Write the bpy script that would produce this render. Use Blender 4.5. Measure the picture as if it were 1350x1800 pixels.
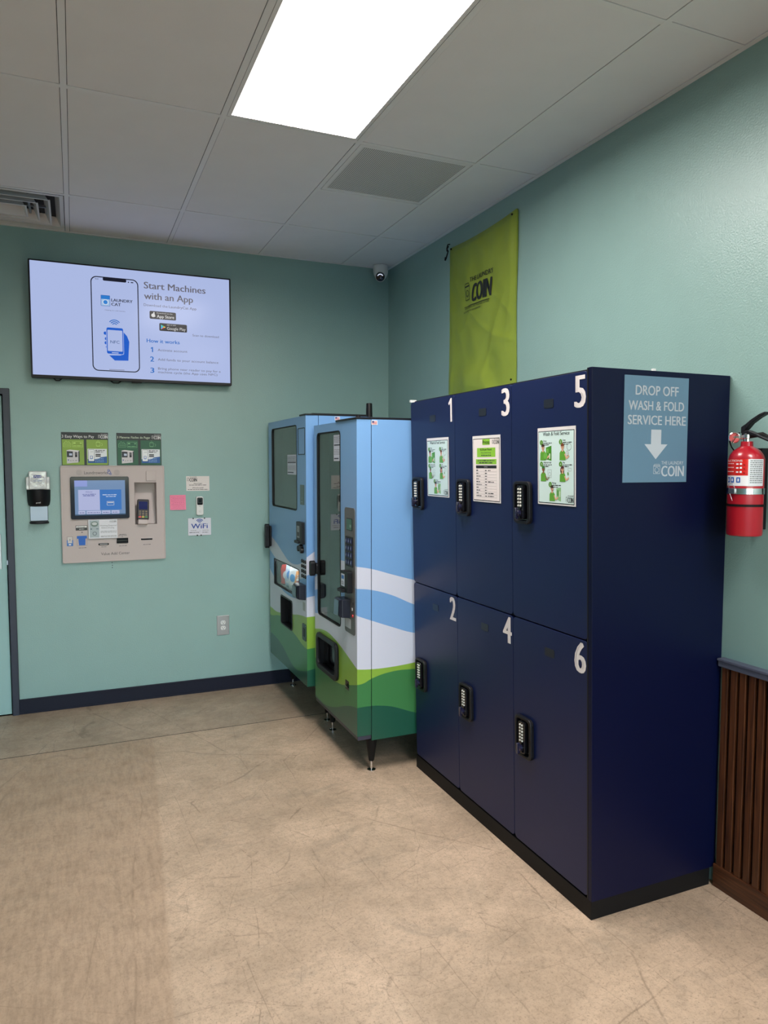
import bpy, math, random
from mathutils import Vector, Matrix, Euler, noise
from math import sin, cos, pi, radians

for o in list(bpy.data.objects): bpy.data.objects.remove(o, do_unlink=True)
S = bpy.context.scene
COL = S.collection

# ------------------------------------------------------------------ camera
FPX = 1264.67
R_ = Vector((0.918782, -0.394764, 0.000550)); U_ = Vector((0.025422, 0.060558, 0.997841)); F_ = Vector((0.393945, 0.916784, -0.065676))
cd = bpy.data.cameras.new('camera'); cam = bpy.data.objects.new('camera', cd); COL.objects.link(cam)
cd.sensor_fit = 'VERTICAL'; cd.sensor_height = 36.0; cd.lens = 36.0 * FPX / 1800.0
cd.clip_start = 0.05; cd.clip_end = 200
m = Matrix((R_, U_, -F_)).transposed().to_4x4(); m.translation = Vector((-2.1932, -5.0211, 1.5809)); cam.matrix_world = m
S.camera = cam

# ------------------------------------------------------------------ world, lights, exposure
w = bpy.data.worlds.new('world'); S.world = w; w.use_nodes = True
nt = w.node_tree; bg = nt.nodes['Background']
sky = nt.nodes.new('ShaderNodeTexSky'); sky.sky_type = 'NISHITA'; sky.sun_disc = False
sky.sun_elevation = radians(38); sky.sun_rotation = radians(20); sky.air_density = 1.0; sky.dust_density = 1.0
nt.links.new(sky.outputs[0], bg.inputs[0]); bg.inputs[1].default_value = 1.6
S.view_settings.view_transform = 'Standard'; S.view_settings.look = 'None'
S.view_settings.gamma = 1.0; S.view_settings.use_curve_mapping = False
S.view_settings.exposure = 0.0
LAMP = 26.0                      # ceiling panel radiance
LAMP_COL = (1.0, 0.94, 0.91)
LAMP_SPREAD = 172              # degrees: beam narrowed by hand to keep light off the upper walls
# ceiling LED panels, the second added unseen to brighten the right side: (x0, y0) far corner columns
PANELS = [(-1.5856, -3.1193), (-.9760, -5.5577), (-1.5856, -7.9961)]

H = 3.030
D_ROOM = -10.0; X_ROOM = -6.9

# ------------------------------------------------------------------ colours and materials
def lin(c):
    return tuple(((v/12.92) if v <= .04045 else ((v+.055)/1.055)**2.4) for v in c)
def hx(s):
    s = s.lstrip('#'); return lin([int(s[i:i+2], 16)/255 for i in (0, 2, 4)])
def rgb(r, g, b): return lin((r/255, g/255, b/255))

def mat(name, col=(.5, .5, .5), rough=.5, metal=0., spec=.5, bump=None, var=0., coat=0., emis=None, attr=False):
    """procedural principled; bump=(scale, strength, distance); var = colour variation"""
    M = bpy.data.materials.new(name); M.use_nodes = True
    n = M.node_tree.nodes; l = M.node_tree.links; p = n['Principled BSDF']
    p.inputs['Base Color'].default_value = (*col, 1); p.inputs['Roughness'].default_value = rough
    p.inputs['Metallic'].default_value = metal; p.inputs['Specular IOR Level'].default_value = spec
    p.inputs['Coat Weight'].default_value = coat
    tc = n.new('ShaderNodeTexCoord')
    src = None
    if attr:
        a = n.new('ShaderNodeAttribute'); a.attribute_name = 'col'; src = a.outputs['Color']
        l.new(src, p.inputs['Base Color'])
    if var > 0:
        t = n.new('ShaderNodeTexNoise'); t.inputs['Scale'].default_value = 6; t.inputs['Detail'].default_value = 6
        l.new(tc.outputs['Object'], t.inputs['Vector'])
        mr = n.new('ShaderNodeMapRange'); mr.inputs[3].default_value = 1-var; mr.inputs[4].default_value = 1+var
        mr.inputs[1].default_value = .3; mr.inputs[2].default_value = .7
        l.new(t.outputs[0], mr.inputs[0])
        mx = n.new('ShaderNodeVectorMath'); mx.operation = 'SCALE'
        if src is None:
            mx.inputs[0].default_value = col
        else: l.new(src, mx.inputs[0])
        l.new(mr.outputs[0], mx.inputs['Scale']); l.new(mx.outputs[0], p.inputs['Base Color'])
    if bump:
        t = n.new('ShaderNodeTexNoise'); t.inputs['Scale'].default_value = bump[0]; t.inputs['Detail'].default_value = 3
        l.new(tc.outputs['Object'], t.inputs['Vector'])
        b = n.new('ShaderNodeBump'); b.inputs['Strength'].default_value = bump[1]; b.inputs['Distance'].default_value = bump[2]
        l.new(t.outputs[0], b.inputs['Height']); l.new(b.outputs[0], p.inputs['Normal'])
    if emis is not None:
        if attr: l.new(a.outputs['Color'], p.inputs['Emission Color'])
        else: p.inputs['Emission Color'].default_value = (*col, 1)
        p.inputs['Emission Strength'].default_value = emis
    return M

def emit_mat(name, col, s):
    M = bpy.data.materials.new(name); M.use_nodes = True
    n = M.node_tree.nodes; n.clear(); o = n.new('ShaderNodeOutputMaterial'); e = n.new('ShaderNodeEmission')
    e.inputs[0].default_value = (*col, 1); e.inputs[1].default_value = s
    M.node_tree.links.new(e.outputs[0], o.inputs[0]); return M

def screen_mat(name, s, rough=.06, spec=.5):
    M = bpy.data.materials.new(name); M.use_nodes = True
    n = M.node_tree.nodes; l = M.node_tree.links; p = n['Principled BSDF']
    a = n.new('ShaderNodeAttribute'); a.attribute_name = 'col'
    p.inputs['Base Color'].default_value = (.01, .01, .012, 1); p.inputs['Roughness'].default_value = rough; p.inputs['Specular IOR Level'].default_value = spec
    l.new(a.outputs['Color'], p.inputs['Emission Color']); p.inputs['Emission Strength'].default_value = s
    return M

def glass_mat(name, tint=(.85, .9, .88), ior=1.5, rough=.01):
    M = bpy.data.materials.new(name); M.use_nodes = True
    n = M.node_tree.nodes; l = M.node_tree.links; n.clear()
    o = n.new('ShaderNodeOutputMaterial'); t = n.new('ShaderNodeBsdfTransparent'); t.inputs[0].default_value = (*tint, 1)
    g = n.new('ShaderNodeBsdfGlossy'); g.inputs['Roughness'].default_value = rough
    f = n.new('ShaderNodeFresnel'); gm = n.new('ShaderNodeNewGeometry')   # inside face of the pane: same reflectance as the outside
    ir = n.new('ShaderNodeMapRange'); ir.inputs[3].default_value = ior; ir.inputs[4].default_value = 1/ior
    l.new(gm.outputs['Backfacing'], ir.inputs[0]); l.new(ir.outputs[0], f.inputs[0])
    mx = n.new('ShaderNodeMixShader'); l.new(f.outputs[0], mx.inputs[0]); l.new(t.outputs[0], mx.inputs[1]); l.new(g.outputs[0], mx.inputs[2])
    l.new(mx.outputs[0], o.inputs[0]); return M

def wall_mat(name, col, rough, bs, bd):
    M = mat(name, col, rough, spec=.7, bump=(bs, bd, .0014), var=.02)
    return M

def floor_mat():
    M = bpy.data.materials.new('sealed_concrete'); M.use_nodes = True
    n = M.node_tree.nodes; l = M.node_tree.links; p = n['Principled BSDF']
    g = n.new('ShaderNodeNewGeometry'); P = g.outputs['Position']
    def noi(sc, det=8, rough=.6, dist=0, stretch=None, rot=0):
        t = n.new('ShaderNodeTexNoise'); t.inputs['Scale'].default_value = sc; t.inputs['Detail'].default_value = det
        t.inputs['Roughness'].default_value = rough; t.inputs['Distortion'].default_value = dist
        src = P
        if stretch:
            mp = n.new('ShaderNodeMapping'); mp.inputs['Scale'].default_value = stretch; mp.inputs['Rotation'].default_value = (0, 0, rot)
            l.new(P, mp.inputs[0]); src = mp.outputs[0]
        l.new(src, t.inputs['Vector']); return t.outputs[0]
    def mr(src, a, b, c=0., d=1.):
        q = n.new('ShaderNodeMapRange'); q.inputs[1].default_value = a; q.inputs[2].default_value = b
        q.inputs[3].default_value = c; q.inputs[4].default_value = d; l.new(src, q.inputs[0]); return q.outputs[0]
    def ma(op, a, b):
        q = n.new('ShaderNodeMath'); q.operation = op
        for i, v in enumerate((a, b)):
            if isinstance(v, (int, float)): q.inputs[i].default_value = v
            else: l.new(v, q.inputs[i])
        return q.outputs[0]
    def mix(f, a, b):
        q = n.new('ShaderNodeMix'); q.data_type = 'RGBA'
        if isinstance(f, float): q.inputs[0].default_value = f
        else: l.new(f, q.inputs[0])
        for i, v in ((6, a), (7, b)):
            if isinstance(v, tuple): q.inputs[i].default_value = (*v, 1)
            else: l.new(v, q.inputs[i])
        return q.outputs[2]
    c = mix(mr(noi(1.3, 9, .68, .4), .38, .62), rgb(184, 160, 135), rgb(214, 187, 160))
    c = mix(mr(noi(4.5, 9, .7), .42, .68, 0, .65), c, rgb(160, 140, 117))
    c = mix(mr(noi(2.3, 10, .75, .6), .57, .72, 0, .6), c, rgb(212, 190, 165))
    c = mix(mr(noi(2.9, 8, .72, .8, (1, 1.6, 1), .7), .54, .66, 0, .45), c, rgb(150, 136, 118))
    c = mix(mr(noi(34, 8, .85), .48, .66, 0, .6), c, rgb(152, 133, 111))
    # pits, speckle and hairline scratches
    c = mix(mr(noi(150, 2, .5), .60, .72, 0, .5), c, rgb(92, 79, 64))
    c = mix(mr(noi(70, 6, .85), .52, .66, 0, .5), c, rgb(118, 101, 82))
    def vor(sc, stretch, rot, wd, amt, dscale):
        mp = n.new('ShaderNodeMapping'); mp.inputs['Scale'].default_value = stretch; mp.inputs['Rotation'].default_value = (0, 0, rot)
        wob = n.new('ShaderNodeTexNoise'); wob.inputs['Scale'].default_value = 3.5; wob.inputs['Detail'].default_value = 6; l.new(P, wob.inputs['Vector'])
        ad = n.new('ShaderNodeVectorMath'); ad.operation = 'MULTIPLY_ADD'
        l.new(wob.outputs['Color'], ad.inputs[0]); ad.inputs[1].default_value = (dscale,)*3; l.new(P, ad.inputs[2])
        l.new(ad.outputs[0], mp.inputs[0])
        v = n.new('ShaderNodeTexVoronoi'); v.feature = 'DISTANCE_TO_EDGE'; v.inputs['Scale'].default_value = sc
        l.new(mp.outputs[0], v.inputs['Vector'])
        line = mr(v.outputs[0], 0, wd*.85, 1, 0)
        gate = mr(noi(2.2*sc, 6, .75, 0, (1, 1.2, 1), rot+1), .46, .54)
        return ma('MULTIPLY', ma('MULTIPLY', line, gate), amt*.58)
    c = mix(vor(1.5, (1, .30, 1), .5, .0036, .9, .03), c, rgb(100, 84, 66))
    c = mix(vor(2.4, (.35, 1.1, 1), -.35, .0045, .85, .03), c, rgb(104, 88, 70))
    c = mix(vor(4.2, (1, .45, 1), 1.0, .0075, .75, .03), c, rgb(112, 96, 78))
    c = mix(vor(1.1, (.18, 1.4, 1), .9, .0035, .8, .02), c, rgb(96, 80, 62))
    c = mix(vor(1.3, (1.3, .16, 1), -.15, .0035, .8, .02), c, rgb(98, 82, 64))
    c = mix(vor(7.5, (.6, 1, 1), 2.0, .012, .6, .03), c, rgb(118, 102, 84))
    # the older, browner strip of floor left of a straight seam (an edge that runs with the slab)
    sp = n.new('ShaderNodeSeparateXYZ'); l.new(P, sp.inputs[0])
    X, Y = sp.outputs[0], sp.outputs[1]
    edge = ma('ADD', X, ma('MULTIPLY', Y, -.07))            # x - .07 y  -> seam at -1.76
    seam = ma('MULTIPLY', mr(edge, -1.768, -1.752, 1, 0), mr(Y, -.745, -.742, 1, 0))
    c = mix(ma('MULTIPLY', seam, .55), c, mix(mr(noi(26, 6, .75, 0, (1.8, .35, 1)), .42, .66), rgb(176, 149, 122), rgb(136, 113, 91)))
    c = mix(mr(Y, -.7435, -.7415, 0, .28), c, rgb(112, 104, 94))    # slab beyond the joint: greyer, and darkened further for the weaker light there
    l.new(c, p.inputs['Base Color'])
    l.new(mr(noi(9, 5, .6), .3, .7, .34, .56), p.inputs['Roughness'])
    b = n.new('ShaderNodeBump'); b.inputs['Strength'].default_value = .25; b.inputs['Distance'].default_value = .003
    l.new(noi(22, 8, .7), b.inputs['Height']); l.new(b.outputs[0], p.inputs['Normal'])
    return M

def wood_mat(name, rotz=0, axis='Z'):
    M = bpy.data.materials.new(name); M.use_nodes = True
    n = M.node_tree.nodes; l = M.node_tree.links; p = n['Principled BSDF']
    g = n.new('ShaderNodeNewGeometry'); mp = n.new('ShaderNodeMapping')
    mp.inputs['Scale'].default_value = (30, 30, 1.6) if axis == 'Z' else (30, 1.6, 30)
    l.new(g.outputs['Position'], mp.inputs[0])
    t = n.new('ShaderNodeTexNoise'); t.inputs['Scale'].default_value = 2.2; t.inputs['Detail'].default_value = 8; t.inputs['Distortion'].default_value = 1.2
    l.new(mp.outputs[0], t.inputs['Vector'])
    r = n.new('ShaderNodeValToRGB'); r.color_ramp.elements[0].position = .3; r.color_ramp.elements[1].position = .72
    r.color_ramp.elements[0].color = (*rgb(50, 25, 13), 1); r.color_ramp.elements[1].color = (*rgb(98, 56, 30), 1)
    l.new(t.outputs[0], r.inputs[0]); l.new(r.outputs[0], p.inputs['Base Color'])
    p.inputs['Roughness'].default_value = .42
    return M

def wave_mat(name, axis, u0, u1, curves, rough=.28):
    """printed landscape wrap: bands between hand-drawn curves z = f(u), u along the object's own axis"""
    M = bpy.data.materials.new(name); M.use_nodes = True
    n = M.node_tree.nodes; l = M.node_tree.links; p = n['Principled BSDF']
    tc = n.new('ShaderNodeTexCoord'); sp = n.new('ShaderNodeSeparateXYZ'); l.new(tc.outputs['Object'], sp.inputs[0])
    mr = n.new('ShaderNodeMapRange'); mr.inputs[1].default_value = u0; mr.inputs[2].default_value = u1
    l.new(sp.outputs[axis], mr.inputs[0])
    cur = None; base = SKY_BLUE
    for pts, colr in curves:
        fc = n.new('ShaderNodeFloatCurve'); c = fc.mapping.curves[0]
        P = sorted(((u-u0)/(u1-u0), z/2) for u, z in pts)
        c.points[0].location = P[0]; c.points[1].location = P[-1]
        for q in P[1:-1]: c.points.new(*q)
        fc.mapping.update(); l.new(mr.outputs[0], fc.inputs['Value'])
        s = n.new('ShaderNodeMath'); s.operation = 'MULTIPLY'; s.inputs[1].default_value = 2; l.new(fc.outputs[0], s.inputs[0])
        lt = n.new('ShaderNodeMath'); lt.operation = 'LESS_THAN'; l.new(sp.outputs[2], lt.inputs[0]); l.new(s.outputs[0], lt.inputs[1])
        mx = n.new('ShaderNodeMix'); mx.data_type = 'RGBA'; l.new(lt.outputs[0], mx.inputs[0])
        if cur is None: mx.inputs[6].default_value = (*base, 1)
        else: l.new(cur, mx.inputs[6])
        mx.inputs[7].default_value = (*colr, 1); cur = mx.outputs[2]
    l.new(cur, p.inputs['Base Color']); p.inputs['Roughness'].default_value = rough
    p.inputs['Specular IOR Level'].default_value = .5
    return M

def perforated_mat():
    M = bpy.data.materials.new('perforated_metal'); M.use_nodes = True
    n = M.node_tree.nodes; l = M.node_tree.links; p = n['Principled BSDF']
    tc = n.new('ShaderNodeTexCoord'); v = n.new('ShaderNodeTexVoronoi'); v.inputs['Scale'].default_value = 105
    v.inputs['Randomness'].default_value = 0.0; l.new(tc.outputs['Object'], v.inputs['Vector'])
    v.voronoi_dimensions = '2D'
    mr = n.new('ShaderNodeMapRange'); mr.inputs[1].default_value = .29; mr.inputs[2].default_value = .33; l.new(v.outputs['Distance'], mr.inputs[0])
    mx = n.new('ShaderNodeMix'); mx.data_type = 'RGBA'; l.new(mr.outputs[0], mx.inputs[0])
    mx.inputs[6].default_value = (.04, .04, .04, 1); mx.inputs[7].default_value = (.72, .70, .68, 1)
    l.new(mx.outputs[2], p.inputs['Base Color']); p.inputs['Roughness'].default_value = .5
    return M

SKY_BLUE = rgb(118, 163, 212); W_WHITE = rgb(206, 208, 222); L_GREEN = rgb(138, 176, 66); M_GREEN = rgb(64, 124, 72); D_GREEN = rgb(32, 84, 66)

WALLC = rgb(136, 168, 162)
M_WALL = wall_mat('teal_wall_paint', WALLC, .36, 150, .8)
M_DOORP = mat('teal_door_paint', rgb(150, 186, 184), .4, bump=(40, .1, .001))
M_CEIL = mat('ceiling_tile_white', (.80, .775, .775), .85, bump=(220, .25, .001), var=.015)
M_GRID = mat('ceiling_grid_white', (.80, .78, .77), .5)
M_GAP = mat('plenum_dark', (.03, .03, .03), .9)
M_FLOOR = floor_mat()
M_NAVYTRIM = mat('navy_trim_paint', rgb(25, 27, 42), .45, spec=.22, bump=(60, .15, .001))
M_RUBBER = mat('black_rubber', (.007, .0065, .0065), .55, spec=.18)
M_BLACK = mat('black_plastic', (.007, .007, .009), .42, spec=.3, var=.1)
M_BLACKG = mat('black_gloss', (.006, .006, .008), .08)
M_DARK = mat('dark_interior', (.012, .016, .015), .7)
M_CHROME = mat('chrome', (.75, .75, .76), .15, metal=1)
M_STEEL = mat('brushed_steel', (.42, .42, .43), .36, metal=1, var=.06)
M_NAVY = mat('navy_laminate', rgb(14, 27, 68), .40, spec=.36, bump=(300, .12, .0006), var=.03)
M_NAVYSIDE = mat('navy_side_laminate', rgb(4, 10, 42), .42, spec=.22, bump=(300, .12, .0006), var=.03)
M_CARC = mat('black_laminate', (.008, .008, .009), .5, spec=.3, var=.08)
M_PRINT = mat('printed_sheet', (1, 1, 1), .55, attr=True)
M_GLOSSP = mat('laminated_print', (1, 1, 1), .22, attr=True)
M_PLAST = mat('coloured_plastic', (1, 1, 1), .38, attr=True)
M_KIOSK = mat('kiosk_greige_powder_coat', rgb(190, 176, 172), .45, bump=(400, .15, .0004))
M_WHITEP = mat('white_plastic', (.72, .72, .70), .35)
M_TV = screen_mat('television_picture', 0.82, .16, .10)
M_KSCR = screen_mat('kiosk_picture', 0.75, .05)
M_GLASS = glass_mat('vending_glass', (.55, .62, .60), 2.0)
M_CLEAR = glass_mat('clear_glass', (.93, .96, .95), 1.45)
M_BAG = mat('green_nylon', rgb(134, 152, 52), .42, bump=(600, .15, .0005), var=.03)
M_RED = mat('red_enamel', rgb(165, 20, 36), .28, coat=.3)
M_WOODV = wood_mat('walnut_slat', axis='Z'); M_WOODH = wood_mat('walnut_board', axis='Y')
M_SLATBACK = mat('dark_felt_backing', (.01, .008, .007), .9)
M_RAIL = mat('grey_blue_rail_paint', rgb(84, 88, 106), .4)
M_LIGHT = emit_mat('led_diffuser_glow', LAMP_COL, 3.0)
M_STRIP = emit_mat('vending_strip_glow', (.95, .97, 1), 24)
M_PERF = perforated_mat()

# ------------------------------------------------------------------ mesh builder
_font = {}
def glyphs(s, bold):
    k = (s, bold)
    if k not in _font:
        cu = bpy.data.curves.new('f', 'FONT'); cu.body = s; cu.size = 1; cu.offset = bold; cu.resolution_u = 3
        o = bpy.data.objects.new('f', cu); COL.objects.link(o)
        me = bpy.data.meshes.new_from_object(o)
        V = [(v.co.x, v.co.y) for v in me.vertices]; Fc = [tuple(p.vertices) for p in me.polygons]
        bpy.data.objects.remove(o); bpy.data.curves.remove(cu); bpy.data.meshes.remove(me)
        _font[k] = (V, Fc)
    return _font[k]
CAP = None

class MB:
    def __init__(s): s.v = []; s.f = []; s.mi = []; s.c = []; s.col = (.5, .5, .5); s.m = 0; s.sm = []; s.smooth = False; s.fn = None
    def add(s, V, Fc, col=None):
        b = len(s.v); s.v += [tuple(q) for q in V]
        for q in Fc:
            s.f.append(tuple(b+i for i in q)); s.mi.append(s.m); s.c.append(col or s.col); s.sm.append(s.smooth)
        return s
    def box(s, a, b, col=None, faces=None):
        x0, y0, z0 = a; x1, y1, z1 = b
        V = [(x0, y0, z0), (x1, y0, z0), (x1, y1, z0), (x0, y1, z0), (x0, y0, z1), (x1, y0, z1), (x1, y1, z1), (x0, y1, z1)]
        s.add(V, [(0, 3, 2, 1), (4, 5, 6, 7), (0, 1, 5, 4), (1, 2, 6, 5), (2, 3, 7, 6), (3, 0, 4, 7)], col); return s
    def cyl(s, p0, p1, r0, r1=None, n=20, col=None, caps=True):
        if r1 is None: r1 = r0
        p0, p1 = Vector(p0), Vector(p1); d = (p1-p0).normalized()
        a = d.orthogonal().normalized(); b = d.cross(a)
        V = []
        for p, r in ((p0, r0), (p1, r1)):
            for i in range(n):
                t = 2*pi*i/n; V.append(p+(a*cos(t)+b*sin(t))*r)
        Fc = [(i, (i+1) % n, n+(i+1) % n, n+i) for i in range(n)]
        k = s.smooth; s.smooth = True; s.add(V, Fc, col); s.smooth = False
        if caps: s.add(V, [tuple(reversed(range(n))), tuple(range(n, 2*n))], col)
        s.smooth = k; return s
    def lathe(s, prof, n=28, c=(0, 0, 0), axis=(0, 0, 1), col=None):
        ax = Vector(axis).normalized(); a = ax.orthogonal().normalized(); b = ax.cross(a); c = Vector(c)
        V = []
        for r, h in prof:
            for i in range(n):
                t = 2*pi*i/n; V.append(c+ax*h+(a*cos(t)+b*sin(t))*max(r, 1e-5))
        Fc = []
        for k in range(len(prof)-1):
            for i in range(n):
                j = (i+1) % n; Fc.append((k*n+i, k*n+j, (k+1)*n+j, (k+1)*n+i))
        k = s.smooth; s.smooth = True; s.add(V, Fc, col); s.smooth = k; return s
    def tube(s, pts, r, n=10, col=None):
        P = [Vector(p) for p in pts]; V = []; up = None
        for i, p in enumerate(P):
            d = (P[min(i+1, len(P)-1)]-P[max(i-1, 0)]).normalized()
            if up is None: up = d.orthogonal().normalized()
            up = (up-d*up.dot(d)).normalized(); b = d.cross(up)
            for k in range(n):
                t = 2*pi*k/n; V.append(p+(up*cos(t)+b*sin(t))*r)
        Fc = []
        for i in range(len(P)-1):
            for k in range(n):
                j = (k+1) % n; Fc.append((i*n+k, i*n+j, (i+1)*n+j, (i+1)*n+k))
        Fc += [tuple(reversed(range(n))), tuple(range((len(P)-1)*n, len(P)*n))]
        k = s.smooth; s.smooth = True; s.add(V, Fc, col); s.smooth = k; return s
    # prism: outline pts (x,z) counter-clockwise seen from -y, from y=-d0 (back) to y=-d1 (front)
    def prism(s, pts, d0, d1, col=None):
        n = len(pts); V = [(x, -d0, z) for x, z in pts]+[(x, -d1, z) for x, z in pts]
        Fc = [tuple(range(n, 2*n)), tuple(reversed(range(n)))]+[(i, (i+1) % n, n+(i+1) % n, n+i) for i in range(n)]
        s.add(V, Fc, col); return s
    def rbox(s, x0, x1, z0, z1, d0, d1, r, col=None, n=5): return s.prism(rr(x0, x1, z0, z1, r, n), d0, d1, col)
    def ring(s, outer, inner, d0, d1, col=None):
        n = len(outer)
        V = [(x, -d1, z) for x, z in outer]+[(x, -d1, z) for x, z in inner]+[(x, -d0, z) for x, z in outer]+[(x, -d0, z) for x, z in inner]
        Fc = []
        for i in range(n):
            j = (i+1) % n
            Fc += [(i, j, n+j, n+i), (2*n+i, 2*n+j, j, i), (n+i, n+j, 3*n+j, 3*n+i), (2*n+j, 2*n+i, 3*n+i, 3*n+j)]
        s.add(V, Fc, col); return s
    # flat print at distance d in front of the plane y=0 (towards -y)
    def flat(s, pts, d, col): return s.add([s.P(x, z, d) for x, z in pts], [tuple(range(len(pts)))], col)
    def P(s, x, z, d): return s.fn(x, z, d) if s.fn else (x, -d, z)
    def rect(s, x0, z0, x1, z1, d, col):
        if x1 < x0: x0, x1 = x1, x0
        if z1 < z0: z0, z1 = z1, z0
        if s.fn:
            k = max(1, int((x1-x0)/.006))
            for i in range(k):
                a = x0+(x1-x0)*i/k; b = x0+(x1-x0)*(i+1)/k
                s.flat([(a, z0), (b, z0), (b, z1), (a, z1)], d, col)
            return s
        return s.flat([(x0, z0), (x1, z0), (x1, z1), (x0, z1)], d, col)
    def rrect(s, x0, z0, x1, z1, r, d, col): return s.flat(rr(x0, x1, z0, z1, r, 4), d, col)
    def disc(s, x, z, r, d, col, n=20, ez=1): return s.flat([(x+r*cos(2*pi*i/n), z+r*ez*sin(2*pi*i/n)) for i in range(n)], d, col)
    def fring(s, out, inn, d, col):
        n = len(out); V = [s.P(x, z, d) for x, z in out]+[s.P(x, z, d) for x, z in inn]
        s.add(V, [(i, (i+1) % n, n+(i+1) % n, n+i) for i in range(n)], col); return s
    def arc(s, x, z, r, w, a0, a1, d, col, n=14):
        o = [(x+(r+w/2)*cos(a0+(a1-a0)*i/n), z+(r+w/2)*sin(a0+(a1-a0)*i/n)) for i in range(n+1)]
        q = [(x+(r-w/2)*cos(a0+(a1-a0)*i/n), z+(r-w/2)*sin(a0+(a1-a0)*i/n)) for i in range(n+1)]
        V = [s.P(a, b, d) for a, b in o+q]
        s.add(V, [(n+1+i, n+2+i, i+1, i) for i in range(n)], col); return s
    def line(s, x0, z0, x1, z1, wd, d, col):
        L = math.hypot(x1-x0, z1-z0) or 1e-6; nx, nz = -(z1-z0)/L*wd/2, (x1-x0)/L*wd/2
        return s.flat([(x0-nx, z0-nz), (x1-nx, z1-nz), (x1+nx, z1+nz), (x0+nx, z0+nz)], d, col)
    def poly(s, pts, wd, d, col, close=False):
        P = list(pts)+([pts[0]] if close else [])
        for a, b in zip(P[:-1], P[1:]): s.line(*a, *b, wd, d, col)
        return s
    def text(s, st, x, z, cap, d, col, w=None, bold=0., al='L', slant=0.):
        """baseline at z, cap height cap; w = exact width; al L/C/R about x"""
        global CAP
        if CAP is None:
            V, _ = glyphs('H', 0.); CAP = max(v[1] for v in V)
        V, Fc = glyphs(st, 0.)
        if not V: return s
        a = min(v[0] for v in V); b = max(v[0] for v in V); k = cap/CAP
        sx = (w/(b-a)) if w else k
        W = (b-a)*sx; x0 = x-(0 if al == 'L' else W/2 if al == 'C' else W)
        sh = bold*cap*2.2
        for dx in ((0.,) if sh == 0 else (-sh/2, sh/2) if bold < .03 else (-sh/2, 0, sh/2)):
            VV = [s.P(x0+(q[0]-a)*sx+slant*q[1]*k+dx, z+q[1]*k, d+(dx > 0)*.00003) for q in V]
            s.add(VV, Fc, col)
        return s
    def scrib(s, x0, x1, z, h, d, col, seed=0, fill=1.):
        rnd = random.Random(seed); x = x0; end = x0+(x1-x0)*fill
        while x < end:
            L = min(rnd.uniform(1.6, 5.)*h, end-x)
            if L > h*.4: s.rect(x, z, x+L, z+h*rnd.uniform(.6, .85), d, col)
            x += L+h*.6
        return s
    def build(s, name, mats, parent=None, bevel=0., seg=2, auto=True):
        me = bpy.data.meshes.new(name); me.from_pydata(s.v, [], s.f)
        if not isinstance(mats, (list, tuple)): mats = [mats]
        for q in mats: me.materials.append(q)
        me.polygons.foreach_set('material_index', s.mi)
        me.polygons.foreach_set('use_smooth', s.sm)
        at = me.attributes.new('col', 'FLOAT_COLOR', 'FACE'); buf = []
        for c in s.c: buf += [c[0], c[1], c[2], 1.]
        at.data.foreach_set('color', buf)
        me.update()
        if any(s.sm):
            try: me.set_sharp_from_angle(angle=radians(38))
            except Exception: pass
        o = bpy.data.objects.new(name, me); COL.objects.link(o)
        if parent: o.parent = parent
        if bevel > 0:
            b = o.modifiers.new('bevel', 'BEVEL'); b.width = bevel; b.segments = seg; b.limit_method = 'ANGLE'; b.angle_limit = radians(40)
        return o

def rr(x0, x1, z0, z1, r, n=5):
    pts = []
    for cx, cz, a in ((x1-r, z0+r, -pi/2), (x1-r, z1-r, 0), (x0+r, z1-r, pi/2), (x0+r, z0+r, pi)):
        for i in range(n+1):
            t = a+pi/2*i/n; pts.append((cx+r*cos(t), cz+r*sin(t)))
    return pts

def holed(mb, x0, x1, z0, z1, yf, yb, holes, mf=0, ms=0, mhole=None):
    """slab from y=yf (front, smaller) to yb with rectangular holes [(xa,xb,za,zb)]"""
    if mhole is None: mhole = mf
    xs = sorted({x0, x1, *[h[0] for h in holes], *[h[1] for h in holes]}); zs = sorted({z0, z1, *[h[2] for h in holes], *[h[3] for h in holes]})
    for i in range(len(xs)-1):
        for j in range(len(zs)-1):
            a, b, c, d = xs[i], xs[i+1], zs[j], zs[j+1]; mx, mz = (a+b)/2, (c+d)/2
            if any(h[0] < mx < h[1] and h[2] < mz < h[3] for h in holes): continue
            mb.m = mf; mb.add([(a, yf, c), (b, yf, c), (b, yf, d), (a, yf, d)], [(0, 1, 2, 3)])
            mb.add([(a, yb, c), (b, yb, c), (b, yb, d), (a, yb, d)], [(3, 2, 1, 0)])
    mb.m = ms
    mb.add([(x0, yf, z0), (x0, yb, z0), (x0, yb, z1), (x0, yf, z1)], [(3, 2, 1, 0)][::1])
    mb.add([(x1, yf, z0), (x1, yb, z0), (x1, yb, z1), (x1, yf, z1)], [(0, 1, 2, 3)])
    mb.add([(x0, yf, z0), (x1, yf, z0), (x1, yb, z0), (x0, yb, z0)], [(3, 2, 1, 0)])
    mb.add([(x0, yf, z1), (x1, yf, z1), (x1, yb, z1), (x0, yb, z1)], [(0, 1, 2, 3)])
    mb.m = mhole
    for a, b, c, d in holes:
        mb.add([(a, yf, c), (a, yb, c), (a, yb, d), (a, yf, d)], [(0, 1, 2, 3)])
        mb.add([(b, yf, c), (b, yb, c), (b, yb, d), (b, yf, d)], [(3, 2, 1, 0)])
        mb.add([(a, yf, c), (b, yf, c), (b, yb, c), (a, yb, c)], [(0, 1, 2, 3)])
        mb.add([(a, yf, d), (b, yf, d), (b, yb, d), (a, yb, d)], [(3, 2, 1, 0)])
    mb.m = 0
    return mb

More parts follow.
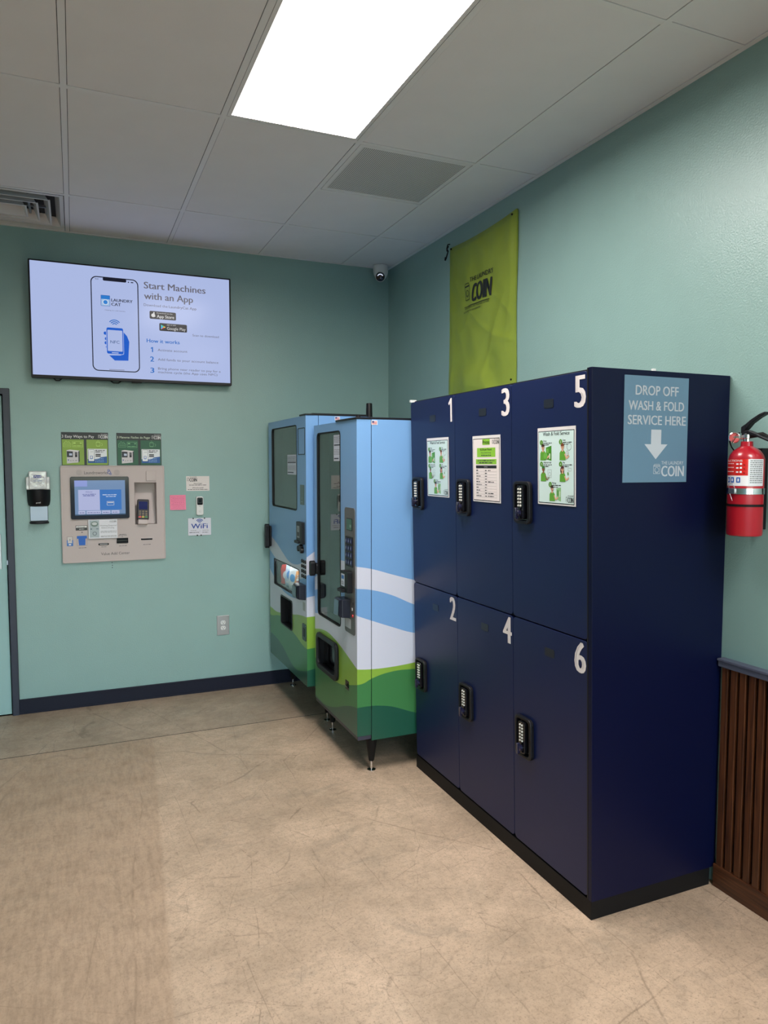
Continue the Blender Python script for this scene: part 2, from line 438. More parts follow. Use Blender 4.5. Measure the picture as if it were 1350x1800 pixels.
def thing(name, label, cat, loc, rot=(0, 0, 0), group=None):
    o = bpy.data.objects.new(name, None); COL.objects.link(o); o.empty_display_size = .1
    o.location = loc; o.rotation_euler = rot; o['label'] = label; o['category'] = cat
    if group: o['group'] = group
    return o
def tag(o, label, cat, loc=None, rot=None, group=None):
    o['label'] = label; o['category'] = cat
    if group: o['group'] = group
    if loc: o.location = loc
    if rot: o.rotation_euler = rot
    return o
def struct(o): o['kind'] = 'structure'; return o
RZ = (0, 0, -pi/2)      # things against the right wall: local x runs towards the viewer, local -y out into the room

BLK = (.012, .012, .014); WHT = (.78, .78, .78); OFFW = rgb(226, 224, 220); DGR = rgb(60, 62, 62); MGR = rgb(120, 120, 120)

def washer_icon(mb, x, z, w_, h_, d, col, lw):
    mb.poly([(x, z), (x+w_, z), (x+w_, z+h_*.80), (x, z+h_*.80)], lw, d, col, True)
    mb.poly([(x, z+h_*.84), (x+w_*.15, z+h_), (x+w_*.9, z+h_), (x+w_, z+h_*.84)], lw, d, col, True)
    mb.arc(x+w_*.5, z+h_*.38, w_*.32, lw, 0, 2*pi, d, col, 18)
    mb.arc(x+w_*.5, z+h_*.38, w_*.24, lw*.6, 2.4, 5.6, d, col, 8)
def coin_logo(mb, x0, x1, z0, h, d, col, lw=.0012, bold=.035):
    """washer outline at left, THE LAUNDRY above COIN"""
    W = x1-x0; washer_icon(mb, x0, z0+h*.10, W*.21, h*.68, d, col, lw)
    mb.text('THE LAUNDRY', x0+W*.26, z0+h*.80, h*.20, d, col, w=W*.74, bold=.01)
    mb.text('COIN', x0+W*.26, z0, h*.70, d, col, w=W*.73, bold=bold)

# ================================================================== ROOM SHELL
# --- floor: main slab, far slab beyond the control joint
JY = -.7425
mb = MB().box((X_ROOM, D_ROOM, -.12), (0, JY-.0045, 0)); fl = struct(mb.build('floor', M_FLOOR))
MB().box((X_ROOM, JY+.0045, -.12), (0, 0, 0)).build('concrete_slab', M_FLOOR, fl)
MB().box((X_ROOM, JY-.0045, -.12), (0, JY+.0045, -.0008)).build('control_joint', M_GAP, fl)

# --- unseen dark ground added outside the front windows to dim the upper walls
struct(MB().box((-60, -90, -.3), (60, D_ROOM-.12, -.05)).build('ground', mat('asphalt', (.10, .10, .10), .9, bump=(30, .3, .01), var=.1)))
# --- walls
NICHE = (-1.833, -1.695, 1.186, 1.462)
mb = MB(); holed(mb, X_ROOM, 0, 0, 3.25, 0, .12, [NICHE, (-3.50, -2.588, 0, 2.010)]); wb = struct(mb.build('wall_back', M_WALL))
MB().box((-3.60, .121, 0), (-2.50, .16, 2.10)).build('door_backing', M_GAP, wb)  # dark sheet added behind the doorway to block the sky
wr = struct(MB().box((0, D_ROOM, 0), (.12, .12, 3.25)).build('wall_right', M_WALL))
mb = MB(); mb.box((X_ROOM-.12, D_ROOM, 0), (X_ROOM, .12, 3.25)); struct(mb.build('wall_left', M_WALL))
WIN = [(-6.6, -4.7, .3, 2.75), (-4.5, -2.6, .3, 2.75), (-2.4, -.5, .3, 2.75)]
mb = MB(); holed(mb, X_ROOM-.12, .12, 0, 3.25, D_ROOM-.12, D_ROOM, WIN); struct(mb.build('wall_front', M_WALL))
for i, (a, b, c, d) in enumerate(WIN):
    mb = MB(); mb.ring([(a, c), (b, c), (b, d), (a, d)], [(a+.05, c+.05), (b-.05, c+.05), (b-.05, d-.05), (a+.05, d-.05)], -.03, .03)
    o = struct(mb.build('window_%d' % (i+1), M_STEEL)); o.location = (0, D_ROOM-.06, 0)
    g = MB().box((a+.05, -.003, c+.05), (b-.05, .003, d-.05)).build('window_glass', M_CLEAR, o)

# --- ceiling: dark plenum slab, grid bars, tiles
ce = struct(MB().box((X_ROOM, D_ROOM, H+.05), (0, 0, H+.17)).build('ceiling', M_GAP))
GX = [-.3664-.6096*k for k in range(11)]; GY = [-.681-1.2192*k for k in range(8)]
bw = .012
xs = [0]+GX+[X_ROOM]; ys = [0]+GY+[D_ROOM]
for gx in GX: MB().box((gx-bw, D_ROOM, H), (gx+bw, 0, H+.004)).build('grid_bar', M_GRID, ce)
for gy in GY:
    for i in range(len(xs)-1):
        a, b = xs[i+1], xs[i]
        MB().box((a+bw, gy-bw, H+.0003), (b-(bw if i else 0), gy+bw, H+.004)).build('grid_bar', M_GRID, ce)
VY = -1.2955
MB().box((GX[1]+bw, VY-bw, H+.0003), (GX[0]-bw, VY+bw, H+.004)).build('grid_bar', M_GRID, ce)
# wall angle
MB().box((-.022, D_ROOM, H-.001), (0, 0, H+.004)).build('wall_angle', M_GRID, ce)
MB().box((X_ROOM, -.018, H-.001), (-.022, 0, H+.004)).build('wall_angle', M_GRID, ce)
def panel_here(x0, y0):
    return any(abs(px-x0) < .1 and abs(py-y0) < .1 for px, py in PANELS)
tile_me = {}
def tile(a, b, c, d):
    k = (round(b-a, 3), round(d-c, 3))
    if k not in tile_me:
        o = MB().box((0, 0, 0), (b-a, d-c, .016)).build('ceiling_tile', M_CEIL, ce, bevel=0); tile_me[k] = o.data
    else:
        o = bpy.data.objects.new('ceiling_tile', tile_me[k]); COL.objects.link(o); o.parent = ce
    o.location = (a, c, H+.0022)
gp = .0022
for i in range(len(xs)-1):
    for j in range(len(ys)-1):
        a, b, c, d = xs[i+1]+bw+gp, xs[i]-(bw if i else .022)-gp, ys[j+1]+bw+gp, ys[j]-(bw if j else .018)-gp
        if i+1 == len(xs)-1: a -= bw
        if j+1 == len(ys)-1: c -= bw
        if panel_here(xs[i+1], ys[j+1]): continue
        if i == 1 and j == 1:      # half tile beside the perforated return vent
            tile(a, b, VY+bw+gp, d); continue
        if i == 4 and j == 0:
            tile(a, b, -.080, d); continue   # air diffuser sits here
        tile(a, b, c, d)

# --- LED panels
for k, (px, py) in enumerate(PANELS):
    lab = (['white flush ceiling light panel glowing above the room, right of the plain tiles', 'added unseen ceiling light panel beside the viewer, brightening the right side', 'ceiling light panel behind the viewer nearest the front windows',
           'ceiling light panel left of the one in view', 'ceiling light panel in the middle of the left row', 'ceiling light panel of the left row nearest the front windows'])[k]
    t = thing('ceiling_light', lab, 'light', (px, py, H))
    x0, x1, y0, y1 = bw+.002, .6096-bw-.002, bw+.002, 1.2192-bw-.002
    f = .016
    mb = MB()
    for a, b in (((x0, y0, .001), (x1, y0+f, .03)), ((x0, y1-f, .001), (x1, y1, .03)), ((x0, y0+f, .001), (x0+f, y1-f, .03)), ((x1-f, y0+f, .001), (x1, y1-f, .03))): mb.box(a, b)
    mb.build('frame', M_GRID, t)
    MB().box((x0+f, y0+f, .006), (x1-f, y1-f, .014)).build('diffuser', M_LIGHT, t)
    ld = bpy.data.lights.new('led_array', 'AREA'); ld.shape = 'RECTANGLE'; ld.size = x1-x0-2*f; ld.size_y = y1-y0-2*f
    ld.color = LAMP_COL; ld.energy = LAMP*pi*ld.size*ld.size_y; ld.spread = radians(LAMP_SPREAD)
    lo = bpy.data.objects.new('led_array', ld); COL.objects.link(lo); lo.parent = t; lo.location = ((x0+x1)/2, (y0+y1)/2, .004)

# --- perforated return vent
t = thing('return_air_vent', 'square perforated return-air vent panel set in the ceiling beyond the light', 'vent', (GX[1], -1.900, H))
x0, x1, y0, y1 = bw+.003, .6096-bw-.003, bw+.003, .6045-bw-.003
MB().box((x0+.022, y0+.022, .004), (x1-.022, y1-.022, .006)).build('perforated_plate', M_PERF, t)
mb = MB()
for a, b in (((x0, y0, .001), (x1, y0+.022, .007)), ((x0, y1-.022, .001), (x1, y1, .007)), ((x0, y0+.022, .001), (x0+.022, y1-.022, .007)), ((x1-.022, y0+.022, .001), (x1, y1-.022, .007))): mb.box(a, b)
mb.build('frame', M_GRID, t)

# --- square cone diffuser
t = thing('air_diffuser', 'square white louvred supply-air diffuser in the ceiling at the far left', 'vent', (GX[4]+.3048, -.3745, H))
M_DIFF = mat('diffuser_white', (.66, .65, .63), .45)
def cone(mb, w0, z0, w1, z1, th=.0025):
    for dz in (0,):
        P = [(-w0, -w0, z0), (w0, -w0, z0), (w0, w0, z0), (-w0, w0, z0), (-w1, -w1, z1), (w1, -w1, z1), (w1, w1, z1), (-w1, w1, z1)]
        mb.add(P, [(0, 1, 5, 4), (1, 2, 6, 5), (2, 3, 7, 6), (3, 0, 4, 7)])
        Q = [(a, b, c+th) for a, b, c in P]
        mb.add(Q, [(4, 5, 1, 0), (5, 6, 2, 1), (6, 7, 3, 2), (7, 4, 0, 3)])
        mb.add(P[:4]+Q[:4], [(4, 5, 1, 0), (5, 6, 2, 1), (6, 7, 3, 2), (7, 4, 0, 3)])
w = .289
mb = MB(); mb.add([(-w, -w, 0), (w, -w, 0), (w, w, 0), (-w, w, 0), (-w+.02, -w+.02, -.002), (w-.02, -w+.02, -.002), (w-.02, w-.02, -.002), (-w+.02, w-.02, -.002)], [(0, 4, 5, 1), (1, 5, 6, 2), (2, 6, 7, 3), (3, 7, 4, 0)])
cone(mb, w-.02, -.002, w-.045, .046); mb.build('frame', M_DIFF, t)
for w0, w1, z0 in ((.212, .186, -.010), (.150, .126, -.013), (.090, .066, -.016)):
    mb = MB(); cone(mb, w0+.010, z0-.001, w0, z0); cone(mb, w0, z0, w1, z0+.050); mb.build('louvre', M_DIFF, t)
MB().box((-.066, -.066, .030), (.066, .066, .034)).build('centre_plate', M_DIFF, t)
mb = MB()
for sx in (-1, 1): mb.box((sx*.11-.006, -.20, .016), (sx*.11+.006, .20, .03))
mb.box((-.20, -.006, .016), (.20, .006, .03)); mb.build('brace', M_STEEL, t)

# --- baseboards, wainscot
mb = MB(); x0, x1 = -2.549, -.002
mb.box((x0, -.012, 0), (x1, 0, .094)); mb.box((x0, -.017, 0), (x1, -.012, .012)); mb.box((x0, -.015, .084), (x1, -.012, .094))
struct(mb.build('baseboard_back', M_NAVYTRIM, bevel=.002))
mb = MB(); mb.box((-.024, -9.9, 0), (0, -3.108, .086)); struct(mb.build('baseboard_right', M_WOODH, bevel=.002))
o = MB().box((-.004, -9.9, .086), (0, -3.108, .84)).build('slat_backing', M_SLATBACK, wr)
sl = MB().box((-.019, -.0125, .086), (-.004, .0125, .838)).build('slat', M_WOODV, wr, bevel=.001); y = -3.130
sl.location = (0, y, 0)
for k in range(1, 60):
    o = sl.copy(); COL.objects.link(o); o.parent = wr; o.location = (0, y-.0386*k, 0)
mb = MB(); mb.box((-.030, -9.9, .840), (0, -3.108, .862)); mb.box((-.036, -9.9, .862), (0, -3.108, .871)); struct(mb.build('trim_1', M_RAIL, bevel=.002))

# --- door at the far left
dt = struct(MB().ring([(-3.54, -.001), (-2.549, -.001), (-2.549, 2.047), (-3.54, 2.047)], [(-3.50, -.001), (-2.588, -.001), (-2.588, 2.010), (-3.50, 2.010)], -.10, .022).build('trim_2', mat('dark_navy_frame_paint', rgb(40, 44, 60), .4), bevel=.003))
d1 = MB().box((-3.494, .004, .006), (-2.594, .048, 2.003)).build('door_1', M_DOORP, bevel=.002); struct(d1)
mb = MB(); mb.box((-2.700, -.004, .93), (-2.622, .004, 1.15)); mb.build('lock_plate', M_STEEL, d1, bevel=.002)
mb = MB(); mb.cyl((-2.66, 0, 1.02), (-2.66, -.05, 1.02), .012); mb.tube([(-2.66, -.05, 1.02), (-2.70, -.055, 1.02), (-2.76, -.052, 1.018)], .009); mb.build('door_handle', M_STEEL, d1)
MB().box((-2.594, -.002, .955), (-2.589, .01, .985)).build('latch_bolt', M_CHROME, d1)

# ================================================================== TELEVISION
t = thing('television', 'wide flat-screen television on the back wall showing app payment steps', 'television', (-1.809, 0, 2.114))
def TVX(x): return x+1.809
def TVZ(z): return z-2.114
mb = MB(); mb.rbox(-.612, .612, 0, .712, .045, .083, .006); mb.rbox(-.45, .45, .08, .6, .03, .045, .02); mb.build('casing', M_BLACK, t, bevel=.002)
mb = MB(); mb.rbox(-.25, .25, .2, .5, .002, .03, .02); mb.build('wall_bracket', M_STEEL, t)
mb = MB(); mb.ring(rr(-.612, .612, 0, .712, .006), rr(-.6025, .6025, .0175, .704, .002), .083, .087); mb.build('bezel', M_BLACK, t, bevel=.001)
MB().box((-.03, -.087, -.008), (.03, -.07, .002)).build('infrared_sensor', M_RUBBER, t)
for c0, c1, c2, c3 in ((-.49, -.475, -.455, -.44), (-.16, -.14, -.11, -.09)): MB().tube([(c0, -.06, .004), (c1, -.062, -.011), (c2, -.062, -.011), (c3, -.06, .004)], .004).build('cable_loop', M_RUBBER, t)
mb = MB(); BGC = rgb(186, 201, 246); d = .084
mb.rect(-.6025, .0175, .6025, .704, d, BGC)
TXT = rgb(112, 110, 122); TB = rgb(40, 116, 205); NAV = rgb(26, 28, 44); e = .0004
def X(x): return TVX(x)
def Z(z): return TVZ(z)
o_ = rr(X(-2.071), X(-1.787), Z(2.172), Z(2.760), .036, 7); i_ = rr(X(-2.065), X(-1.793), Z(2.178), Z(2.754), .031, 7)
mb.fring(o_, i_, d+e, NAV)
mb.rrect(X(-1.999), Z(2.736), X(-1.859), Z(2.757), .008, d+2*e, NAV)
mb.text('9:41', X(-2.044), Z(2.738), .009, d+e, NAV); mb.rect(X(-1.832), Z(2.737), X(-1.817), Z(2.743), d+e, NAV); mb.disc(X(-1.846), Z(2.740), .004, d+e, NAV, 8)
# washer icon and app name
mb.rect(X(-2.012), Z(2.580), X(-1.960), Z(2.645), d+e, rgb(170, 205, 245)); mb.rect(X(-2.012), Z(2.622), X(-1.960), Z(2.645), d+2*e, rgb(48, 132, 220))
mb.disc(X(-1.986), Z(2.603), .018, d+2*e, rgb(225, 235, 250)); mb.disc(X(-1.986), Z(2.603), .013, d+3*e, rgb(60, 140, 225))
mb.poly([(X(-2.012), Z(2.580)), (X(-1.960), Z(2.580)), (X(-1.960), Z(2.645)), (X(-2.012), Z(2.645))], .002, d+4*e, rgb(50, 90, 170), True)
mb.text('LAUNDRY', X(-1.951), Z(2.611), .018, d+e, NAV, w=.127, bold=.03); mb.text('CAT', X(-1.951), Z(2.585), .018, d+e, NAV, w=.056, bold=.03)
mb.text('Helping you with laundry', X(-1.990), Z(2.552), .006, d+e, TXT, w=.121)
# NFC waves, hand and handset
for r in (.016, .027, .038): mb.arc(X(-1.935), Z(2.458), r, .0055, radians(38), radians(142), d+e, TB, 12)
HB = rgb(24, 98, 214)
mb.flat([(X(-1.884), Z(2.425)), (X(-1.862), Z(2.400)), (X(-1.849), Z(2.365)), (X(-1.853), Z(2.31)), (X(-1.857), Z(2.245)), (X(-1.939), Z(2.242)), (X(-1.971), Z(2.273)), (X(-1.90), Z(2.276)), (X(-1.888), Z(2.30))][::-1], d+e, HB)
for q, (x, z) in enumerate(((-2.001, 2.410), (-1.995, 2.376), (-1.997, 2.350), (-1.990, 2.325))):
    mb.rrect(X(x), Z(z-.010), X(x+.038), Z(z+.010), .009, d+e, HB)
mb.rrect(X(-1.987), Z(2.280), X(-1.882), Z(2.450), .010, d+2*e, BGC)
mb.fring(rr(X(-1.984), X(-1.885), Z(2.283), Z(2.447), .010, 5), rr(X(-1.979), X(-1.890), Z(2.300), Z(2.432), .004, 5), d+3*e, HB)
mb.rect(X(-1.955), Z(2.287), X(-1.915), Z(2.293), d+4*e, BGC)
mb.text('NFC', X(-1.962), Z(2.349), .018, d+4*e, rgb(60, 90, 140), w=.054)
mb.rect(X(-1.973), Z(2.182), X(-1.882), Z(2.185), d+e, TXT)
# wording on the right
mb.text('Start Machines', X(-1.752), Z(2.712), .041, d+e, TXT, w=.388, bold=.028)
mb.text('with an App', X(-1.752), Z(2.645), .041, d+e, TXT, w=.306, bold=.028)
mb.text('Download the', X(-1.756), Z(2.600), .016, d+e, TXT, w=.148); mb.text('LaundryCat App', X(-1.600), Z(2.600), .016, d+e, TXT, w=.176, bold=.012)
mb.rrect(X(-1.721), Z(2.522), X(-1.556), Z(2.572), .007, d+e, BLK)
mb.text('Download on the', X(-1.676), Z(2.558), .007, d+2*e, WHT, w=.098); mb.text('App Store', X(-1.676), Z(2.531), .019, d+2*e, WHT, w=.108, bold=.02)
mb.disc(X(-1.700), Z(2.5445), .011, d+2*e, WHT, ez=1.05); mb.disc(X(-1.6945), Z(2.5445), .0105, d+2.2*e, WHT); mb.disc(X(-1.683), Z(2.548), .006, d+3*e, BLK, 10); mb.disc(X(-1.694), Z(2.560), .0045, d+2*e, WHT, 10, 1.4)
mb.rrect(X(-1.662), Z(2.449), X(-1.487), Z(2.499), .007, d+e, BLK)
mb.text('GET IT ON', X(-1.614), Z(2.486), .007, d+2*e, WHT, w=.055); mb.text('Google Play', X(-1.614), Z(2.459), .018, d+2*e, WHT, w=.118)
gx0, gz0 = X(-1.652), Z(2.474)
mb.flat([(gx0, gz0-.016), (gx0+.014, gz0), (gx0, gz0+.016)], d+2*e, rgb(60, 190, 240))
mb.flat([(gx0, gz0+.016), (gx0+.014, gz0), (gx0+.021, gz0+.005)], d+2*e, rgb(60, 200, 110)); mb.flat([(gx0, gz0-.016), (gx0+.021, gz0-.005), (gx0+.014, gz0)], d+2*e, rgb(230, 70, 80))
mb.flat([(gx0+.014, gz0), (gx0+.021, gz0-.005), (gx0+.030, gz0), (gx0+.021, gz0+.005)], d+2*e, rgb(250, 200, 50))
mb.text('Scan to download', X(-1.452), Z(2.428), .014, d+e, TXT, w=.172)
mb.text('How it works', X(-1.742), Z(2.370), .023, d+e, TB, w=.206, bold=.03)
for s_, z in (('2', 2.248), ('3', 2.176)): mb.text(s_, X(-1.722), Z(z), .032, d+e, TB, w=.022, bold=.04)
mb.flat([(X(-1.711), Z(2.309)), (X(-1.704), Z(2.309)), (X(-1.704), Z(2.341)), (X(-1.710), Z(2.341)), (X(-1.719), Z(2.334)), (X(-1.716), Z(2.329)), (X(-1.711), Z(2.333))], d+e, TB)
mb.text('Activate account', X(-1.675), Z(2.318), .015, d+e, TXT, w=.188); mb.text('Add funds to your account balance', X(-1.675), Z(2.257), .015, d+e, TXT, w=.390)
mb.text('Bring phone near reader to pay for a', X(-1.675), Z(2.199), .014, d+e, TXT, w=.404); mb.text('machine cycle (the App uses NFC)', X(-1.675), Z(2.176), .014, d+e, TXT, w=.382)
mb.build('screen', M_TV, t)

# ================================================================== VALUE-ADD KIOSK
KX = -1.9595; KZ = .951
t = thing('payment_kiosk', 'greige wall-mounted payment kiosk with touch screen and card terminal below the television', 'kiosk', (KX, 0, KZ))
kx = lambda x: x-KX
kz = lambda z: z-KZ
mb = MB(); mb.smooth = False
# plate outline with niche hole
holed(mb, kx(-2.275), kx(-1.644), 0, .621, -.022, -.0005, [(kx(NICHE[0]), kx(NICHE[1]), kz(NICHE[2]), kz(NICHE[3]))]); mb.build('face_plate', M_KIOSK, t, bevel=.0)
mb = MB(); mb.ring(rr(kx(-2.277), kx(-1.642), -.002, .623, .012), rr(kx(-2.268), kx(-1.651), .007, .614, .008), 0.0005, .0245); mb.build('plate_edge', M_KIOSK, t, bevel=.003)
a, b, c, dd = kx(NICHE[0])+.001, kx(NICHE[1])-.001, kz(NICHE[2])+.001, kz(NICHE[3])-.001
mb = MB(); yb = .085
mb.add([(a, -.02, c), (b, -.02, c), (b, -.02, dd), (a, -.02, dd), (a, .03, c), (b, .03, c), (b, yb, dd-.07), (a, yb, dd-.07), (a, yb, dd), (b, yb, dd)],
       [(0, 1, 5, 4), (4, 5, 6, 7), (7, 6, 9, 8), (3, 8, 9, 2), (0, 4, 7, 8, 3), (1, 2, 9, 6, 5)])
mb.build('niche', M_KIOSK, t)
# touch screen
mb = MB(); mb.rbox(kx(-2.220), kx(-1.868), kz(1.230), kz(1.503), .02, .036, .010); mb.build('screen_bezel', M_BLACKG, t, bevel=.002)
mb = MB(); d = .0362; e = .0003
L_ = lambda x0, z0, x1, z1, k, c_: mb.rect(kx(x0), kz(z0), kx(x1), kz(z1), d+k*e, c_)
L_(-2.196, 1.255, -1.892, 1.479, 0, rgb(120, 150, 190)); L_(-2.196, 1.44, -2.12, 1.479, 1, rgb(150, 165, 230)); L_(-2.175, 1.287, -2.047, 1.419, 1, rgb(190, 196, 236))
L_(-2.047, 1.288, -1.916, 1.419, 1, rgb(52, 120, 200)); L_(-2.196, 1.255, -1.892, 1.262, 1, rgb(60, 90, 120))
for x0, x1 in ((-2.176, -2.135), (-2.128, -2.042), (-2.036, -1.985), (-1.978, -1.93)): L_(x0, 1.262, x1, 1.284, 2, rgb(196, 202, 236)); mb.scrib(kx(x0)+.006, kx(x1)-.006, kz(1.270), .005, d+3*e, rgb(70, 80, 140), 3)
mb.text('Welcome', kx(-2.111), kz(1.402), .007, d+3*e, rgb(50, 60, 150), al='C')
mb.scrib(kx(-2.15), kx(-2.07), kz(1.388), .005, d+3*e, rgb(60, 70, 150), 4); mb.scrib(kx(-2.145), kx(-2.075), kz(1.379), .005, d+3*e, rgb(60, 70, 150), 5)
mb.scrib(kx(-2.03), kx(-1.94), kz(1.383), .006, d+3*e, rgb(220, 230, 250), 6); mb.scrib(kx(-2.01), kx(-1.95), kz(1.372), .006, d+3*e, rgb(220, 230, 250), 7)
mb.poly([(kx(-2.004), kz(1.318)), (kx(-1.962), kz(1.318)), (kx(-1.962), kz(1.342)), (kx(-2.004), kz(1.342))], .002, d+3*e, WHT, True); mb.rect(kx(-2.0), kz(1.332), kx(-1.966), kz(1.337), d+3*e, WHT)
mb.build('touch_screen', M_KSCR, t)
# square button, terminal
mb = MB(); mb.rbox(kx(-1.759), kx(-1.695), kz(1.473), kz(1.538), .022, .030, .005); mb.build('antenna_cover', M_KIOSK, t, bevel=.002)
term = MB(); 
term.rbox(-.037, .037, -.064, .072, 0, .026, .008); tm = term.build('card_terminal', M_BLACK, t, bevel=.003)
tm.location = (kx(-1.782), -.002, kz(1.275)); tm.rotation_euler = (radians(-14), radians(3), 0)
mb = MB(); mb.rect(-.027, .004, .027, .056, .0265, rgb(20, 40, 110)); mb.build('terminal_screen', screen_mat('terminal_glow', .5), tm)
mb = MB()
for i in range(3):
    for j in range(4):
        x, z = -.020+i*.020, -.010-j*.0125
        cc = (rgb(30, 30, 34) if j < 3 else [rgb(210, 50, 50), rgb(200, 180, 60), rgb(40, 130, 60)][i])
        mb.rbox(x-.008, x+.008, z-.0045, z+.0045, .026, .029, .002, cc, 2); 
        if j < 3: mb.rect(x-.005, z-.0012, x+.005, z+.0012, .0293, rgb(190, 160, 80))
mb.build('keypad', M_PLAST, tm)
mb = MB(); mb.box((-.03, -.03, -.095), (.03, .02, -.064)); mb.build('terminal_stand', M_KIOSK, tm, bevel=.002)
# slots
MB().rbox(kx(-2.062), kx(-1.998), kz(1.058), kz(1.070), .022, .027, .0058).build('receipt_slot', M_BLACKG, t, bevel=.001)
MB().rbox(kx(-1.950), kx(-1.879), kz(1.066), kz(1.100), .022, .030, .002).build('bill_slot', M_BLACKG, t, bevel=.001)
MB().rbox(kx(-1.799), kx(-1.727), kz(1.081), kz(1.092), .022, .025, .002).build('card_slot', M_BLACKG, t, bevel=.001)
mb = MB(); d = .0224
mb.rect(kx(-2.054), kz(1.062), kx(-2.006), kz(1.066), .0274, rgb(190, 190, 190)); mb.rect(kx(-1.946), kz(1.082), kx(-1.883), kz(1.084), .0304, rgb(90, 100, 90))
KT = rgb(70, 68, 70)
mb.text('Laundroworks', kx(-2.136), kz(1.519), .019, d, KT, w=.140)
for x, z, r in ((-1.989, 1.543, .006), (-1.986, 1.530, .009), (-1.978, 1.520, .005)): mb.arc(kx(x), kz(z), r, .003, 0, 2*pi, d, rgb(50, 90, 170), 14)
for cx in (-2.166, -1.940):
    for r, n in ((.005, 5), (.010, 10), (.0155, 15)):
        for i in range(n): mb.disc(kx(cx)+r*cos(2*pi*i/n), kz(1.530)+r*sin(2*pi*i/n), .0014, d, BLK, 6)
mb.text('Value Add Center', kx(-2.047), kz(.992), .017, d, KT, w=.176)
mb.rect(kx(-2.195), kz(1.158), kx(-2.126), kz(1.190), d, DGR); mb.rect(kx(-2.192), kz(1.176), kx(-2.129), kz(1.187), d+.0003, OFFW); mb.scrib(kx(-2.185), kx(-2.14), kz(1.179), .004, d+.0006, DGR, 8); mb.scrib(kx(-2.175), kx(-2.145), kz(1.165), .004, d+.0006, OFFW, 9)
mb.rect(kx(-2.162), kz(1.143), kx(-2.154), kz(1.148), d, DGR)
mb.poly([(kx(-2.247), kz(1.060)), (kx(-2.214), kz(1.060)), (kx(-2.214), kz(1.120)), (kx(-2.247), kz(1.120))], .0016, d, MGR, True); mb.rect(kx(-2.249), kz(1.06), kx(-2.212), kz(1.098), d+.0002, rgb(70, 120, 190)); mb.rect(kx(-2.243), kz(1.078), kx(-2.218), kz(1.118), d+.0004, rgb(205, 200, 196)); mb.rect(kx(-2.232), kz(1.092), kx(-2.229), kz(1.106), d+.0006, DGR); mb.rect(kx(-2.238), kz(1.065), kx(-2.224), kz(1.073), d+.0006, WHT)
mb.poly([(kx(-2.189), kz(1.060)), (kx(-2.130), kz(1.060)), (kx(-2.130), kz(1.120)), (kx(-2.189), kz(1.120))], .0014, d, MGR, True)
mb.flat([(kx(-2.189), kz(1.123)), (kx(-2.189), kz(1.105)), (kx(-2.181), kz(1.105)), (kx(-2.178), kz(1.062)), (kx(-2.140), kz(1.062)), (kx(-2.138), kz(1.105)), (kx(-2.130), kz(1.105)), (kx(-2.130), kz(1.123))], d+.0003, rgb(38, 100, 190))
for x0, x1, z in ((-2.180, -2.135, 1.044), (-2.045, -2.012, 1.045), (-1.936, -1.888, 1.047), (-1.786, -1.738, 1.049)): mb.scrib(kx(x0), kx(x1), kz(z), .004, d, KT, 10)
mb.scrib(kx(-1.932), kx(-1.892), kz(1.122), .004, d, KT, 11); mb.scrib(kx(-1.938), kx(-1.888), kz(1.116), .004, d, KT, 12); mb.flat([(kx(-1.918), kz(1.106)), (kx(-1.912), kz(1.106)), (kx(-1.915), kz(1.111))], d, BLK)
mb.build('printing', M_PRINT, t)
# paper note hanging from the screen
t = MB(); t.box((0, -.0385, 0), (.174, -.0375, .122), rgb(224, 224, 230)); d = .0390; e = .0003; mb = t
mb.rect(.006, .006, .064, .118, d, rgb(170, 182, 186)); mb.disc(.036, .094, .022, d+e, rgb(110, 130, 120), ez=.8); mb.disc(.036, .096, .016, d+2*e, rgb(200, 205, 205), ez=.6)
mb.arc(.036, .032, .011, .003, 0, 2*pi, d+e, rgb(80, 92, 98), 16); mb.rect(.012, .058, .020, .066, d+e, rgb(90, 110, 120)); mb.rect(.045, .060, .06, .064, d+e, rgb(90, 110, 120))
coin_logo(mb, .128, .168, .102, .014, d, rgb(110, 110, 110), .0006)
mb.text('Washing Required', .068, .078, .0085, d, rgb(120, 120, 122), w=.1); mb.text('Before Drying.', .078, .064, .0085, d, rgb(120, 120, 122), w=.078)
for k, z in enumerate((.044, .036, .014, .008)): mb.scrib(.072, .168, z, .004, d, rgb(140, 140, 140), 20+k)
tag(mb.build('paper_notice', M_PRINT), 'white printed washing-required note stuck below the kiosk touch screen', 'notice', (-2.119, 0, 1.104))

